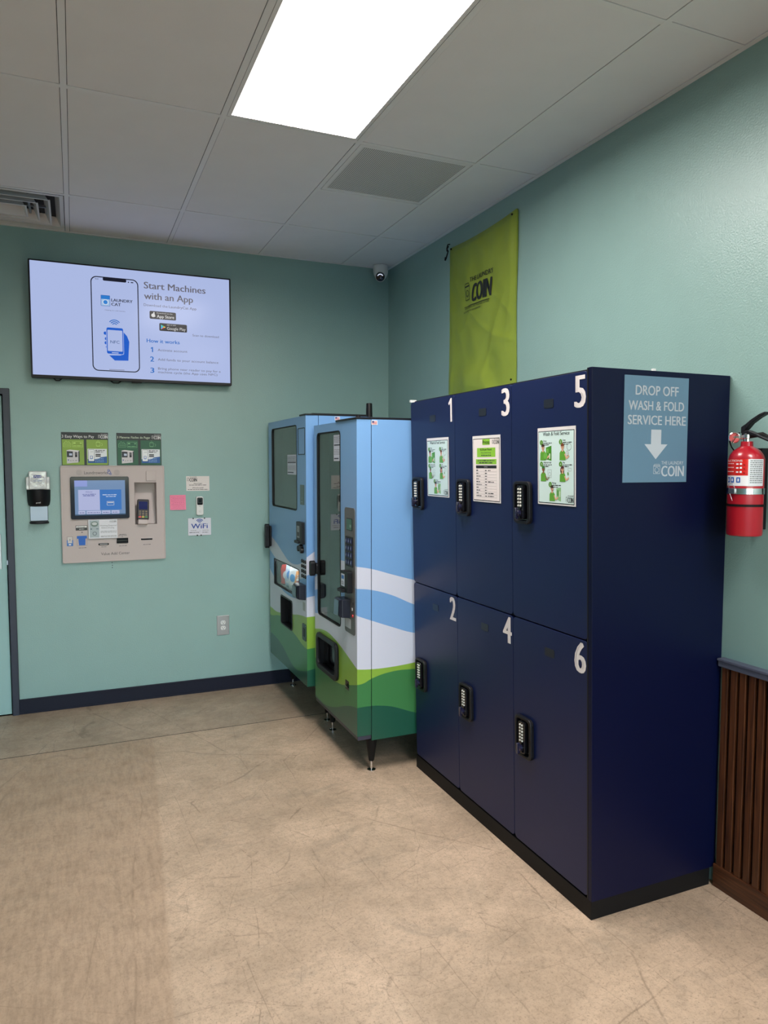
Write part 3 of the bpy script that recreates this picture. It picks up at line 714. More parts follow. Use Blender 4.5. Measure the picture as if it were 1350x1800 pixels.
# ---- two pay-method posters above the kiosk
def pay_poster(x, w_, es):
    mb = MB(); h_ = .211; mb.box((0, -.003, 0), (w_, -.0003, h_), rgb(52, 56, 58)); d = .0033; e = .0003
    G = rgb(138, 170, 72) if not es else rgb(50, 98, 74); LG = rgb(190, 222, 120) if not es else rgb(120, 180, 130)
    mb.rect(.004, .003, w_*.475, .165, d, G); mb.rect(w_*.53, .003, w_-.004, .165, d, G)
    mb.text('3 Easy Ways to Pay' if not es else '3 Maneras Fáciles de Pagar', .004, .176, .017 if not es else .014, d, WHT if not es else rgb(200, 215, 190), w=.190 if not es else .205*w_/.277, bold=.01)
    coin_logo(mb, w_-.060, w_-.003, .173, .030, d, WHT, .0008)
    mb.poly([(.012, .118), (.056, .118), (.056, .140), (.012, .140)], .0018, d+e, LG, True); mb.poly([(.016, .140), (.028, .156), (.034, .146), (.044, .152), (.05, .140)], .0018, d+e, LG)
    for i in range(3): mb.arc(.022+i*.012, .129, .004, .0015, 0, 2*pi, d+e, LG, 8)
    mb.poly([(.066, .116), (w_*.45, .116), (w_*.45, .152), (.066, .152)], .0018, d+e, LG, True); mb.rect(.070, .138, .084, .146, d+e, LG); mb.rect(w_*.39, .139, w_*.43, .145, d+e, LG); mb.scrib(.070, w_*.43, .122, .005, d+e, LG, 5)
    # little kiosk drawing
    mb.flat([(.030, .012), (.098, .018), (.098, .088), (.030, .096)][::1], d+e, rgb(206, 202, 204)); mb.flat([(.098, .018), (.106, .026), (.106, .094), (.098, .088)], d+e, rgb(64, 72, 74))
    mb.flat([(.028, .096), (.098, .088), (.106, .094), (.05, .100)], d+e, rgb(225, 222, 222))
    mb.flat([(.031, .052), (.066, .052), (.066, .088), (.031, .090)], d+2*e, rgb(46, 50, 58)); mb.flat([(.044, .062), (.062, .062), (.062, .076), (.044, .077)], d+3*e, rgb(190, 200, 220)); mb.flat([(.078, .052), (.092, .053), (.092, .084), (.078, .085)], d+2*e, rgb(90, 90, 94)); mb.rect(.080, .053, .090, .066, d+3*e, BLK)
    mb.rect(.036, .030, .042, .038, d+2*e, rgb(60, 90, 150)); mb.rect(.05, .028, .056, .031, d+2*e, DGR); mb.rect(.064, .029, .07, .032, d+2*e, DGR); mb.rect(.08, .029, .088, .032, d+2*e, DGR)
    # app screen drawing
    a = w_*.55; b = w_-.010
    mb.rect(a, .015, b, .106, d+e, rgb(226, 230, 234)); mb.flat([(a, .015), (b, .015), (b, .058), ((a+b)/2+.02, .052), ((a+b)/2, .040), (a, .040)], d+2*e, rgb(44, 92, 158))
    mb.rrect(a+.004, .026, a+.040, .102, .005, d+3*e, rgb(235, 238, 240)); mb.fring(rr(a+.004, a+.040, .026, .102, .005, 4), rr(a+.0055, a+.0385, .0275, .1005, .004, 4), d+4*e, DGR)
    mb.text('CAT', a+.016, .084, .005, d+4*e, BLK, w=.018); mb.rrect(a+.014, .040, a+.030, .062, .004, d+4*e, rgb(60, 110, 190)); mb.rrect(a+.017, .044, a+.027, .060, .002, d+5*e, WHT)
    mb.scrib(a+.046, b-.012, .094, .006, d+3*e, DGR, 1); mb.scrib(a+.046, b-.02, .084, .006, d+3*e, DGR, 2); mb.rect(a+.047, .066, a+.078, .073, d+3*e, BLK); mb.rect(a+.047, .056, a+.078, .063, d+3*e, BLK)
    for k in range(3): mb.rect(a+.046, .022+k*.010, a+.049, .026+k*.010, d+3*e, WHT); mb.scrib(a+.053, b-.02, .022+k*.010, .004, d+3*e, rgb(150, 190, 230), 30+k)
    mb.rrect(w_*.755, .124, w_*.845, .150, .004, d+e, G); mb.fring(rr(w_*.735, w_*.825, .122, .152, .005, 4), rr(w_*.742, w_*.818, .126, .148, .003, 4), d+2*e, LG); mb.arc(w_*.84, .134, .009, .002, -1.4, 1.4, d+2*e, LG, 8); mb.arc(w_*.78, .155, .006, .0015, .6, 2.5, d+2*e, LG, 6)
    return tag(mb.build('poster', M_PRINT), 'bright green English poster reading 3 Easy Ways to Pay above the kiosk' if not es else 'dark green Spanish poster reading 3 Maneras Fáciles de Pagar above the kiosk', 'poster', (x, 0, 1.5755))
pay_poster(-2.2655, .279, False); pay_poster(-1.936, .280, True)

# ================================================================== SANITIZER DISPENSER
t = thing('hand_sanitizer_dispenser', 'black wall-mounted hand sanitizer dispenser with clear refill, between door and kiosk', 'dispenser', (-2.403, 0, 1.20))
mb = MB(); mb.rbox(-.052, .050, .02, .335, 0, .012, .008); mb.build('back_plate', M_BLACK, t, bevel=.002)
mb = MB()
def belly(z, hw, dep, n=10): return [(-hw+2*hw*i/n, -(.012+dep*(1-abs(2*i/n-1)**2.6)), z) for i in range(n+1)]
rows = [belly(z, hw, dp) for z, hw, dp in ((.118, .050, .030), (.126, .060, .050), (.150, .065, .062), (.222, .068, .068))]
V = []; 
for r in rows: V += r
n = 11; Fc = [(k*n+i, k*n+i+1, (k+1)*n+i+1, (k+1)*n+i) for k in range(3) for i in range(10)]+[tuple(reversed(range(11))), tuple(range(33, 44))]
mb.smooth = True; mb.add(V, Fc); mb.smooth = False; mb.build('cover', M_BLACK, t)
M_REFILL = mat('clear_refill_plastic', rgb(196, 196, 196), .12, spec=.8, bump=(18, .5, .006))
mb = MB(); mb.rbox(-.068, .066, .224, .304, .012, .060, .008); mb.build('refill_tray', M_REFILL, t, bevel=.004)
mb = MB(); mb.rbox(-.052, .050, .226, .340, .020, .068, .010); mb.build('refill_bottle', M_REFILL, t, bevel=.006)
mb = MB(); PB = rgb(30, 50, 140); mb.rrect(-.024, .298, .020, .314, .004, .0695, PB); mb.text('Purell', -.019, .301, .010, .0700, WHT, w=.036, bold=.02, slant=.2); mb.text('ADVANCED', -.002, .284, .0045, .0695, PB, al='C', w=.026); mb.text('HAND SANITIZER', -.001, .276, .006, .0695, PB, al='C', w=.046, bold=.02); mb.scrib(-.026, .024, .268, .003, .0695, DGR, 2)
mb.arc(-.001, .285, .043, .0035, radians(150), radians(390), .0692, rgb(225, 226, 228), 24); mb.text('purell', -.001, .140, .008, .0795, WHT, al='C', w=.024, slant=.2); mb.build('printing', M_PRINT, t)
mb = MB(); mb.rbox(-.050, .048, .028, .118, .012, .016, .002); mb.build('splash_guard', mat('pale_steel', (.30, .33, .39), .3, metal=.5), t)
mb = MB()
arcp = [(.056*cos(a)-.001, sin(a)) for a in [pi+pi*i/12 for i in range(13)]]
V = [(x, -.012+.058*s_, .010) for x, s_ in arcp]+[(x, -.012+.058*s_, .022) for x, s_ in arcp]
mb.add(V, [(i, i+1, 14+i, 13+i) for i in range(12)]+[tuple(reversed(range(13))), tuple(range(13, 26))]); mb.build('drip_tray', M_BLACK, t, bevel=.003)

# ================================================================== SMALL THINGS ON THE BACK WALL
mb = MB(); mb.box((0, -.002, 0), (.155, 0, .100), rgb(222, 214, 210)); d = .0023
coin_logo(mb, .006, .072, .063, .034, d, BLK, .001)
mb.text('Need Help?', .078, .046, .008, d, BLK, al='C', w=.055, bold=.02); mb.scrib(.02, .135, .037, .005, d, DGR, 1); mb.text('¿Necesita ayuda?', .078, .017, .008, d, BLK, al='C', w=.075, bold=.02); mb.scrib(.01, .147, .007, .005, d, DGR, 3)
tag(mb.build('help_card', M_PRINT), 'small white help sign above the thermostat with black logo and text', 'sign', (-1.498, 0, 1.402))
mb = MB(); n = 12; V = []; Fc = []
for i in range(n+1):
    for j in range(n+1):
        u, v = i/n, j/n; V.append((.104*u, -.0015-.012*(1-v)**2*(.4+.6*u), .100*v))
for i in range(n):
    for j in range(n): a = i*(n+1)+j; Fc.append((a, a+n+1, a+n+2, a+1))
mb.smooth = True; mb.add(V, Fc, rgb(240, 128, 160)); mb.smooth = False
rnd = random.Random(4)
for k in range(9):
    z = .086-k*.0095; f = lambda x, z_, dd_: (x, -.0017-.012*(1-z_/.1)**2*(.4+.6*x/.104)-.0004, z_)
    mb.fn = f; x = .008+.01*(k % 3 == 1); 
    while x < .094:
        x2 = min(x+rnd.uniform(.004, .012), .097); mb.line(x, z+rnd.uniform(-.001, .001), x2, z+rnd.uniform(-.0012, .0014), .0009, 0, rgb(90, 50, 80)); x = x2+rnd.uniform(.001, .004)
mb.fn = None
tag(mb.build('sticky_note', M_PRINT), 'pink sticky note with handwriting right of the kiosk', 'note', (-1.607, 0, 1.275))
t = thing('thermostat', 'slim white vertical thermostat unit with black window, above the WiFi sign', 'thermostat', (-1.412, 0, 1.236))
mb = MB(); mb.rbox(-.024, .024, 0, .128, 0, .022, .012); mb.build('casing', M_WHITEP, t, bevel=.004)
mb = MB(); mb.rbox(-.018, .019, .070, .120, .022, .025, .008); mb.build('display', M_BLACKG, t, bevel=.001)
mb = MB(); mb.poly([(-.011, .085), (.012, .085), (.012, .112), (-.011, .112)], .0014, .0255, rgb(90, 96, 92), True); mb.rect(-.006, .060, .006, .062, .0224, MGR); mb.poly([(-.010, .014), (.010, .014), (.010, .036), (-.010, .036)], .001, .0224, rgb(190, 190, 188), True); mb.arc(0, .025, .005, .001, 0, 2*pi, .0224, MGR, 10); mb.build('printing', M_PRINT, t)
t = thing('wifi_sign', 'white WiFi sign with blue lettering held by four black pins', 'sign', (-1.491, 0, 1.097))
mb = MB(); mb.rbox(0, .154, 0, .118, .001, .006, .004, rgb(214, 214, 224)); mb.build('board', M_GLOSSP, t)
mb = MB(); WB = rgb(46, 78, 158); d = .0064
mb.text('WiFi', .021, .047, .033, d, WB, w=.110, bold=.03)
for r in (.010, .019, .028): mb.arc(.078, .082, r, .0055, radians(40), radians(140), d, WB, 10)
mb.line(.078, .012, .078, .036, .0008, d, MGR); mb.text('NETWORK', .016, .031, .005, d, BLK, w=.04); mb.scrib(.008, .072, .018, .005, d, DGR, 6); mb.text('PASSWORD', .096, .031, .005, d, BLK, w=.042); mb.scrib(.094, .135, .018, .005, d, DGR, 7); mb.build('lettering', M_PRINT, t)
pn = None
for x, z in ((.034, .117), (.110, .117), (.060, .001), (.085, .001)):
    if pn is None:
        mb = MB(); mb.cyl((0, 0, 0), (0, -.014, 0), .0025, n=8); mb.cyl((0, -.010, 0), (0, -.014, 0), .0045, n=10); pn = mb.build('pin', M_BLACK, t); o = pn
    else: o = pn.copy(); COL.objects.link(o); o.parent = t
    o.location = (x, 0, z)
t = thing('wall_outlet', 'steel duplex power outlet low on the back wall beside the vending machine', 'outlet', (-1.2635, 0, .389))
mb = MB(); mb.rbox(-.043, .043, 0, .138, 0, .006, .003); mb.build('cover_plate', M_STEEL, t, bevel=.002)
for z in (.089, .051):
    mb = MB(); mb.prism([(.017*cos(a), z+min(max(.017*sin(a), -.0135), .0135)) for a in [2*pi*i/24 for i in range(24)]], .006, .009); so = mb.build('socket', M_WHITEP, t)
    mb = MB(); mb.rect(-.009, z-.001, -.0065, z+.008, .0093, BLK); mb.rect(.0065, z-.001, .0085, z+.007, .0093, BLK); mb.disc(0, z-.007, .003, .0093, BLK, 10); mb.build('socket_slots', M_PRINT, so)
# screw marks below the kiosk
for k, (x, z) in enumerate(((-1.981, .937), (-1.979, .920), (-1.980, .905))):
    mb = MB(); mb.lathe([(.0, .0015), (.0022, .001), (.003, 0)], 8, axis=(0, -1, 0)); tag(mb.build('screw', M_BLACK), 'tiny dark screw head under the kiosk, '+('topmost of three', 'middle one of three', 'lowest of three')[k], 'screw', (x, 0, z), group='screws under the kiosk')

# ================================================================== SECURITY CAMERA
t = thing('security_camera', 'white dome security camera in the far ceiling corner', 'camera', (-.100, -.085, H))
mb = MB(); mb.lathe([(0, -.001), (.053, -.001), (.056, -.006), (.054, -.045), (.050, -.062), (.040, -.085), (.022, -.102), (0, -.108)], 32); mb.build('housing', M_WHITEP, t)
dirv = Vector((-.42, -.86, -.42)).normalized()
q = dirv.to_track_quat('Z', 'Y')
mb = MB(); mb.lathe([(0, .060), (.020, .059), (.030, .056), (.033, .050), (.034, .03)], 28, c=(0, 0, -.070), axis=dirv); mb.build('eyeball', M_BLACKG, t)
mb = MB(); mb.lathe([(.033, .052), (.036, .051), (.037, .046), (.036, .02)], 28, c=(0, 0, -.070), axis=dirv); mb.build('eyeball_rim', M_WHITEP, t)
mb = MB(); upv = Vector((0, 0, 1)); a = dirv.cross(upv).normalized(); b = a.cross(dirv).normalized(); c0 = Vector((0, 0, -.070))+dirv*.0605
V = []
for i in range(11):
    an = radians(25+130*i/10)
    for r in (.017, .023): V.append(c0+(a*cos(an)+b*sin(an))*r-dirv*(.0 if r < .02 else .0015)+dirv*.002)
mb.add(V, [(2*i, 2*i+1, 2*i+3, 2*i+2) for i in range(10)]); mb.build('status_light', emit_mat('camera_ring_glow', (.75, .82, 1), .9), t)

# ================================================================== LAUNDRY BAG (green) ON THE RIGHT WALL
t = thing('laundry_bag', 'green nylon drawstring laundry bag pinned flat high on the right wall', 'bag', (0, -.985, 1.90), RZ)
BW, BH = .735, 1.030
def bag_d(x, z):
    u, v = x/BW, z/BH
    sag = .010*sin(pi*u)*(v**2)
    n1 = noise.noise(Vector((x*3.2, z*2.0, 1.3)))*.022; n2 = noise.noise(Vector((x*9+z*4, z*5-x*3, 4.1)))*.008
    rid = (1-abs(noise.noise(Vector((x*4.5-z*3.0, z*1.8+x, 7.7))))*2)**3*.012+(1-abs(noise.noise(Vector((x*3+z*5.0, z*1.2-x*2, 2.7))))*2.2)**3*.008
    pocket = .022*math.exp(-((x-.30)**2/.02+(z-.20)**2/.006))-.018*math.exp(-((x-.45)**2/.01+(z-.24)**2/.008))
    edge = min(1, min(u, 1-u)/.06, (1-v)/.05 + .2)
    return .012+max(0., (.012+n1+n2+rid*(1.15-v)+pocket+sag)*max(.15, edge))
def bag_xz(x, z):
    u, v = x/BW, z/BH
    return x+.006*sin(z*9)*(u-.3), z-(.016*sin(pi*u)*v**4)-.010*(1-u)*v**6
mb = MB(); nx, nz = 70, 96; V = []; Fc = []
for j in range(nz+1):
    for i in range(nx+1):
        x, z = BW*i/nx, BH*j/nz; X2, Z2 = bag_xz(x, z); V.append((X2, -bag_d(x, z), Z2))
for j in range(nz):
    for i in range(nx): a = j*(nx+1)+i; Fc.append((a, a+1, a+nx+2, a+nx+1))
mb.smooth = True; mb.add(V, Fc)
k0 = len(V); back = [(v[0], -.004, v[2]) for v in V]
edge = [i for i in range(nx+1)]+[(j*(nx+1)+nx) for j in range(1, nz+1)]+[nz*(nx+1)+i for i in range(nx-1, -1, -1)]+[j*(nx+1) for j in range(nz-1, 0, -1)]
EV = [V[i] for i in edge]; EB = [back[i] for i in edge]; n = len(edge)
mb.add(EV+EB, [(i, n+i, n+(i+1) % n, (i+1) % n) for i in range(n)]+[tuple(range(n, 2*n))])
mb.build('cloth', M_BAG, t)
mb = MB()
def bagfn(x, z, d): X2, Z2 = bag_xz(x, z); return (X2, -bag_d(x, z)-.0042-d, Z2)
mb.fn = bagfn; INK = (.01, .014, .016); oz = 1.90; ox = .01
zc = lambda z: z-oz
# logo is on the cloth, tilted slightly upward to the right as hung
def shear(x, z, d): return bagfn(x, z, d)
mb.fn = lambda x, z, d: bagfn(x-ox, zc(z), d)
washer_icon(mb, .250, 2.553, .058, .095, 0, INK, .0035)
mb.text('THE LAUNDRY', .314, 2.650, .026, 0, INK, w=.236, bold=.02)
mb.text('COIN', .332, 2.530, .100, 0, INK, w=.190, bold=.045, slant=.10)
mb.rect(.238, 2.512, .507, 2.5155, 0, INK)
mb.text('DROP OFF SERVICE, DAILY PICKUP AND DELIVERY', .240, 2.498, .010, 0, INK, w=.265, bold=.01); mb.text('SELF SERVE WASH AND FOLD LAUNDROMAT', .224, 2.480, .010, 0, INK, w=.205, bold=.01)
mb.fn = None; mb.build('printing', M_PRINT, t)
mb = MB()
for a, r in ((.012, .010), (.018, .006)):
    mb.tube([(a+.012, -.03, 1.036), (a-.004, -.034, 1.040), (a-.018, -.033, 1.022), (a-.022, -.03, 1.005), (a-.010, -.03, 1.000), (a-.020, -.03, .985), (a-.040, -.028, .962)], .003, 6)
mb.cyl((-.024, -.029, .972), (-.034, -.029, .955), .007, .005, 10); mb.tube([(.012, -.03, 1.03), (.002, -.035, 1.014), (.012, -.032, 1.0), (.0, -.03, .992)], .0035, 6); mb.build('drawstring', M_RUBBER, t)
for x, z in ((.025, 1.010), (.705, 1.008), (.705, .14)):
    MB().cyl((x, -bag_d(x, z)+.005, z), (x, -bag_d(x, z)-.005, z), .006, .005, 10).build('pin', M_RUBBER, t)

# ================================================================== LOCKER BANK
LT = .02346; LD = .5817; LL = 1.405; LH = 1.902
t = thing('locker_bank', 'tall navy locker bank with six numbered doors in two rows against the right wall', 'locker', (0, -1.695, 0), RZ)
def lean(z): return LD+LT*z
mb = MB()
def wedge(x0, x1, z0, z1, inset=0., back=.004):
    f0, f1 = -(lean(z0)-inset), -(lean(z1)-inset)
    V = [(x0, f0, z0), (x1, f0, z0), (x1, -back, z0), (x0, -back, z0), (x0, f1, z1), (x1, f1, z1), (x1, -back, z1), (x0, -back, z1)]
    return V, [(0, 3, 2, 1), (4, 5, 6, 7), (0, 1, 5, 4), (1, 2, 6, 5), (2, 3, 7, 6), (3, 0, 4, 7)]
mb.add(*wedge(.0, LL-.018, .066, LH-.002, .020)); mb.build('carcass', M_CARC, t, bevel=.001)
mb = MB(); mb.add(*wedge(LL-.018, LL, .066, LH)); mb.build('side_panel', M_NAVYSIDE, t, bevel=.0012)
mb = MB(); mb.add(*wedge(LL-.024, LL-.0185, .066, LH-.001, -.0005, .5)); mb.build('edge_strip', M_CARC, t)
mb = MB(); mb.box((.012, -LD-.001, 0), (LL-.0015, -.03, .066)); mb.build('plinth', M_RUBBER, t, bevel=.001)
NUM_W = {'2': .050, '3': .050, '4': .056, '5': .052, '6': .054}
def lock_parts(door, dz):
    x0, x1, z0, z1 = .028, .138, dz, dz+.162
    mb = MB(); mb.ring(rr(x0, x1, z0, z1, .022, 6), rr(x0+.012, x1-.016, z0+.012, z1-.012, .012, 6), .018, .034); o1 = mb.build('lock_housing', M_BLACK, door, bevel=.003)
    mb = MB(); mb.rbox(x0+.010, x1-.014, z0+.010, z1-.010, .0185, .021, .010); mb.rbox(x0+.034, x0+.078, z0+.018, z1-.016, .021, .040, .012); o2 = mb.build('lock_faceplate', M_BLACKG, door, bevel=.003)
    mb = MB(); 
    for i in range(2):
        for j in range(6): mb.lathe([(.0, .0435), (.0038, .043), (.0045, .040)], 10, c=(x0+.048+i*.014, 0, z1-.030-j*.0125), axis=(0, -1, 0))
    mb.disc(x0+.055, z1-.022, .0015, .0402, WHT, 6); o3 = mb.build('lock_buttons', mat('button_pearl', (.66, .64, .58), .3) if 'button_pearl' not in bpy.data.materials else bpy.data.materials['button_pearl'], door)
    mb = MB(); c = (x0+.052, 0, z0+.040); mb.lathe([(0, .054), (.010, .053), (.0125, .050), (.0125, .040)], 18, c=c, axis=(0, -1, 0)); mb.rbox(c[0]-.006, c[0]+.006, c[2]-.022, c[2]+.022, .046, .060, .005); o4 = mb.build('lock_knob', mat('knob_violet_black', (.012, .012, .035), .15, coat=.6) if 'knob_violet_black' not in bpy.data.materials else bpy.data.materials['knob_violet_black'], door, bevel=.002)
    return [o1, o2, o3, o4]
k = 0; proto = None
for ci in range(3):
    for row in range(2):
        num = str(ci*2+1+row)
        z0, z1 = ((.985, 1.893) if row == 0 else (.074, .980)); x0 = .018+.456*ci+.001; x1 = x0+.453
        mb = MB(); mb.prism(rr(0, x1-x0, 0, z1-z0, .018, 5), 0, .018); dr = mb.build('locker_door', M_NAVY, t, bevel=.0012)
        dr.location = (x0, -(lean(z0)-.018), z0); dr.rotation_euler = (LT, 0, 0)
        h = z1-z0; cx = .4145
        mb = MB(); zt = h-.012 if row == 0 else h-.010
        nc = rgb(226, 218, 216)
        if num == '1': mb.flat([(cx+.002, zt-.106), (cx+.018, zt-.106), (cx+.018, zt), (cx+.006, zt), (cx-.016, zt-.022), (cx-.009, zt-.031), (cx+.002, zt-.022)], .0190, nc)
        else: mb.text(num, cx, zt-.106, .106, .0190, nc, w=NUM_W[num], bold=.040, al='C')
        mb.build('door_number', M_PRINT, dr)
        mb = MB(); mb.rbox(.211, .268, h-.108 if row == 0 else h-.104, h-.077 if row == 0 else h-.073, .018, .0195, .005); mb.build('name_plate', mat('dark_grey_plate', rgb(30, 34, 44), .3) if 'dark_grey_plate' not in bpy.data.materials else bpy.data.materials['dark_grey_plate'], dr)
        dz = .372 if row == 0 else .363
        if proto is None: proto = lock_parts(dr, dz); pz = dz
        else:
            for q in proto: o = q.copy(); COL.objects.link(o); o.parent = dr; o.location = (0, 0, dz-pz)
# bits on the top edge
mb = MB(); mb.box((.010, -lean(LH)-.002, LH-.008), (.024, -lean(LH)+.03, LH+.004)); mb.build('corner_clip', M_WHITEP, t)
mb = MB(); mb.box((LL-.014, -.362, LH), (LL-.004, -.350, LH+.008)); mb.build('top_clip', M_WHITEP, t)

# ---- posters on the upper doors
def locker_poster(lx, z, kind, label):
    mb = MB(); W_, H_ = .218, .277; mb.box((0, -.0014, 0), (W_, 0, H_), rgb(226, 222, 220)); d = .0017; e = .0003
    mb.rect(.005, .005, W_-.006, H_-.012, d, rgb(30, 34, 38))
    if kind == 'prices':
        mb.rect(.0075, .008, W_-.0085, H_-.0145, d+e, rgb(236, 226, 222)); D = d+2*e; G = rgb(140, 196, 60)
        mb.rect(.082, .238, .140, .262, D, G); mb.text('Prices', .085, .242, .015, D+e, BLK, w=.052, bold=.03)
        coin_logo(mb, .158, .210, .240, .022, D, DGR, .0007)
        mb.rect(.038, .188, .182, .226, D, G); mb.text('$2.00 per Pound', .064, .215, .008, D+e, BLK, w=.09, bold=.02); mb.text('Pickup within the day', .070, .203, .006, D+e, DGR, w=.080); mb.scrib(.072, .150, .193, .005, D+e, DGR, 3)
        mb.rect(.028, .158, .190, .179, D, G); mb.scrib(.042, .176, .171, .005, D+e, DGR, 4); mb.scrib(.054, .164, .162, .005, D+e, DGR, 5)
        mb.rect(.028, .141, .190, .153, D, rgb(36, 36, 38)); mb.text('Comforters', .108, .145, .004, D+e, WHT, al='C')
        for k in range(10):
            z_ = .130-.0118*k; mb.rect(.028, z_-.0035, .190, z_-.0028, D, rgb(150, 146, 144)); mb.scrib(.030, .030+[.015, .02, .035, .02, .03, .045, .018, .03, .02, .04][k], z_, .005, D, DGR, 40+k); mb.scrib(.100, .115, z_, .005, D, DGR, 60+k)
            if k in (0, 4, 8, 9): mb.scrib(.124, .124+(.02 if k == 0 else .045), z_, .005, D, DGR, 80+k)
        mb.rect(.092, .018, .0926, .140, D, rgb(150, 146, 144)); mb.rect(.1895, .018, .190, .140, D, rgb(150, 146, 144))
    else:
        mb.rect(.0075, .008, W_-.0085, H_-.0145, d+e, rgb(208, 230, 226)); D = d+2*e; G = rgb(84, 142, 44); SK = rgb(226, 172, 140); HR = rgb(60, 44, 36)
        mb.text('Wash & Fold Service', .034, .248, .013, D, rgb(30, 46, 44), w=.152, bold=.02)
        def person(x, z, s, hair, skin, flip=1, longh=False):
            mb.flat([(x-.017*s, z), (x+.017*s, z), (x+.016*s, z+.026*s), (x+.008*s, z+.034*s), (x-.008*s, z+.034*s), (x-.016*s, z+.026*s)], D+e, rgb(96, 160, 52))
            if longh: mb.disc(x-.002*flip*s, z+.042*s, .0115*s, D+e, hair, 14, 1.35)
            mb.rect(x-.004*s, z+.030*s, x+.004*s, z+.042*s, D+2*e, skin); mb.disc(x, z+.047*s, .0085*s, D+2*e, skin, 14, 1.15)
            mb.flat([(x+.0095*s*cos(q*pi/8), z+.049*s+.011*s*sin(q*pi/8)) for q in range(9)], D+3*e, hair)
            mb.line(x+.013*flip*s, z+.022*s, x+.022*flip*s, z+.006*s, .006*s, D+2*e, skin); mb.line(x+.022*flip*s, z+.006*s, x+.036*flip*s, z+.016*s, .006*s, D+2*e, skin)
            mb.rect(x-.004*s, z+.044*s, x-.002*s, z+.048*s, D+3*e, BLK); mb.rect(x+.002*s, z+.044*s, x+.004*s, z+.048*s, D+3*e, BLK)
        for n_, (x, z_), tt in (('1', (.024, .224), 'Drop'), ('2', (.137, .224), 'Scan'), ('3', (.024, .146), 'Wash & Fold'), ('4', (.137, .146), 'Pay'), ('5', (.076, .073), 'Pickup')):
            mb.disc(x, z_, .0095, D, G); mb.text(n_, x, z_-.004, .008, D+e, WHT, al='C'); mb.text(tt, x+.012, z_+.003, .006, D, BLK, bold=.02); mb.scrib(x+.012, x+.062, z_-.004, .004, D, DGR, int(n_)); mb.scrib(x+.012, x+.045, z_-.010, .004, D, DGR, int(n_)+10)
        person(.034, .160, 1., HR, SK); mb.flat([(.052, .164), (.084, .158), (.084, .212), (.052, .206)], D, rgb(70, 140, 40)); mb.rect(.056, .186, .068, .202, D+e, rgb(110, 176, 70)); mb.rect(.070, .165, .078, .184, D+e, rgb(200, 220, 190)); mb.disc(.050, .176, .012, D+3*e, rgb(110, 176, 70))
        person(.148, .160, 1., rgb(120, 66, 40), SK); mb.arc(.184, .206, .012, .0012, 0, 2*pi, D, DGR, 14); mb.rect(.172, .176, .179, .192, D+3*e, WHT); mb.poly([(.172, .176), (.179, .176), (.179, .192), (.172, .192)], .001, D+4*e, DGR, True)
        person(.036, .084, .95, rgb(60, 120, 50), rgb(146, 96, 66)); mb.poly([(.062, .098), (.084, .098), (.084, .126), (.062, .126)], .0008, D, MGR, True); mb.arc(.073, .110, .007, .001, 0, 2*pi, D, MGR, 12); mb.rect(.052, .092, .070, .100, D+2*e, rgb(180, 205, 180))
        person(.148, .084, .95, rgb(84, 48, 44), SK, 1, True); mb.rect(.176, .108, .182, .118, D+3*e, rgb(90, 150, 60)); mb.poly([(.178, .122), (.196, .122), (.196, .132), (.178, .132)], .0008, D, MGR, True)
        person(.088, .014, .95, HR, SK); mb.flat([(.112, .022), (.138, .014), (.138, .064), (.112, .060)], D, rgb(140, 190, 130)); mb.rect(.116, .034, .126, .054, D+e, rgb(90, 150, 80)); mb.rect(.128, .030, .136, .050, D+e, rgb(190, 215, 180))
        coin_logo(mb, .166, .208, .012, .026, D, DGR, .0007)
    return tag(mb.build('notice', M_GLOSSP), label, 'sign', (-(lean(z)+.0015), -1.695-lx, z), (LT, 0, -pi/2))
locker_poster(.199, 1.430, 'wash', 'pale illustrated wash-and-fold sheet on the locker door nearest the vending machines')
locker_poster(.634, 1.425, 'prices', 'white and green price list sheet on locker door 3')
locker_poster(1.106, 1.437, 'wash', 'pale illustrated wash-and-fold sheet on the upper right locker door marked 5')

# ---- drop-off sign on the side panel
mb = MB(); mb.box((0, -.0022, 0), (.286, 0, .362), rgb(90, 121, 143)); d = .0026; c = rgb(176, 182, 190); ox, oz = -.4915, 1.5205
xx = lambda x: x-ox
mb.text('DROP OFF', xx(-.443), 1.818-oz, .032, d, c, w=.190, bold=.030)
mb.text('WASH & FOLD', xx(-.472), 1.767-oz, .031, d, c, w=.246, bold=.030)
mb.text('SERVICE HERE', xx(-.474), 1.718-oz, .031, d, c, w=.258, bold=.030)
mb.flat([(xx(-.3485), 1.600-oz), (xx(-.297), 1.6515-oz), (xx(-.326), 1.6515-oz), (xx(-.326), 1.7015-oz), (xx(-.371), 1.7015-oz), (xx(-.371), 1.6515-oz), (xx(-.400), 1.6515-oz)], d, c)
washer_icon(mb, xx(-.357), 1.5505-oz, .029, .032, d, c, .0016)
mb.text('THE LAUNDRY', xx(-.322), 1.582-oz, .0115, d, c, w=.101, bold=.005); mb.text('COIN', xx(-.321), 1.5410-oz, .036, d, c, w=.102, bold=.028)
tag(mb.build('drop_off_sign', M_PRINT), 'blue drop-off wash and fold sign with down arrow on the locker side panel', 'sign', (ox, -3.1005, oz))

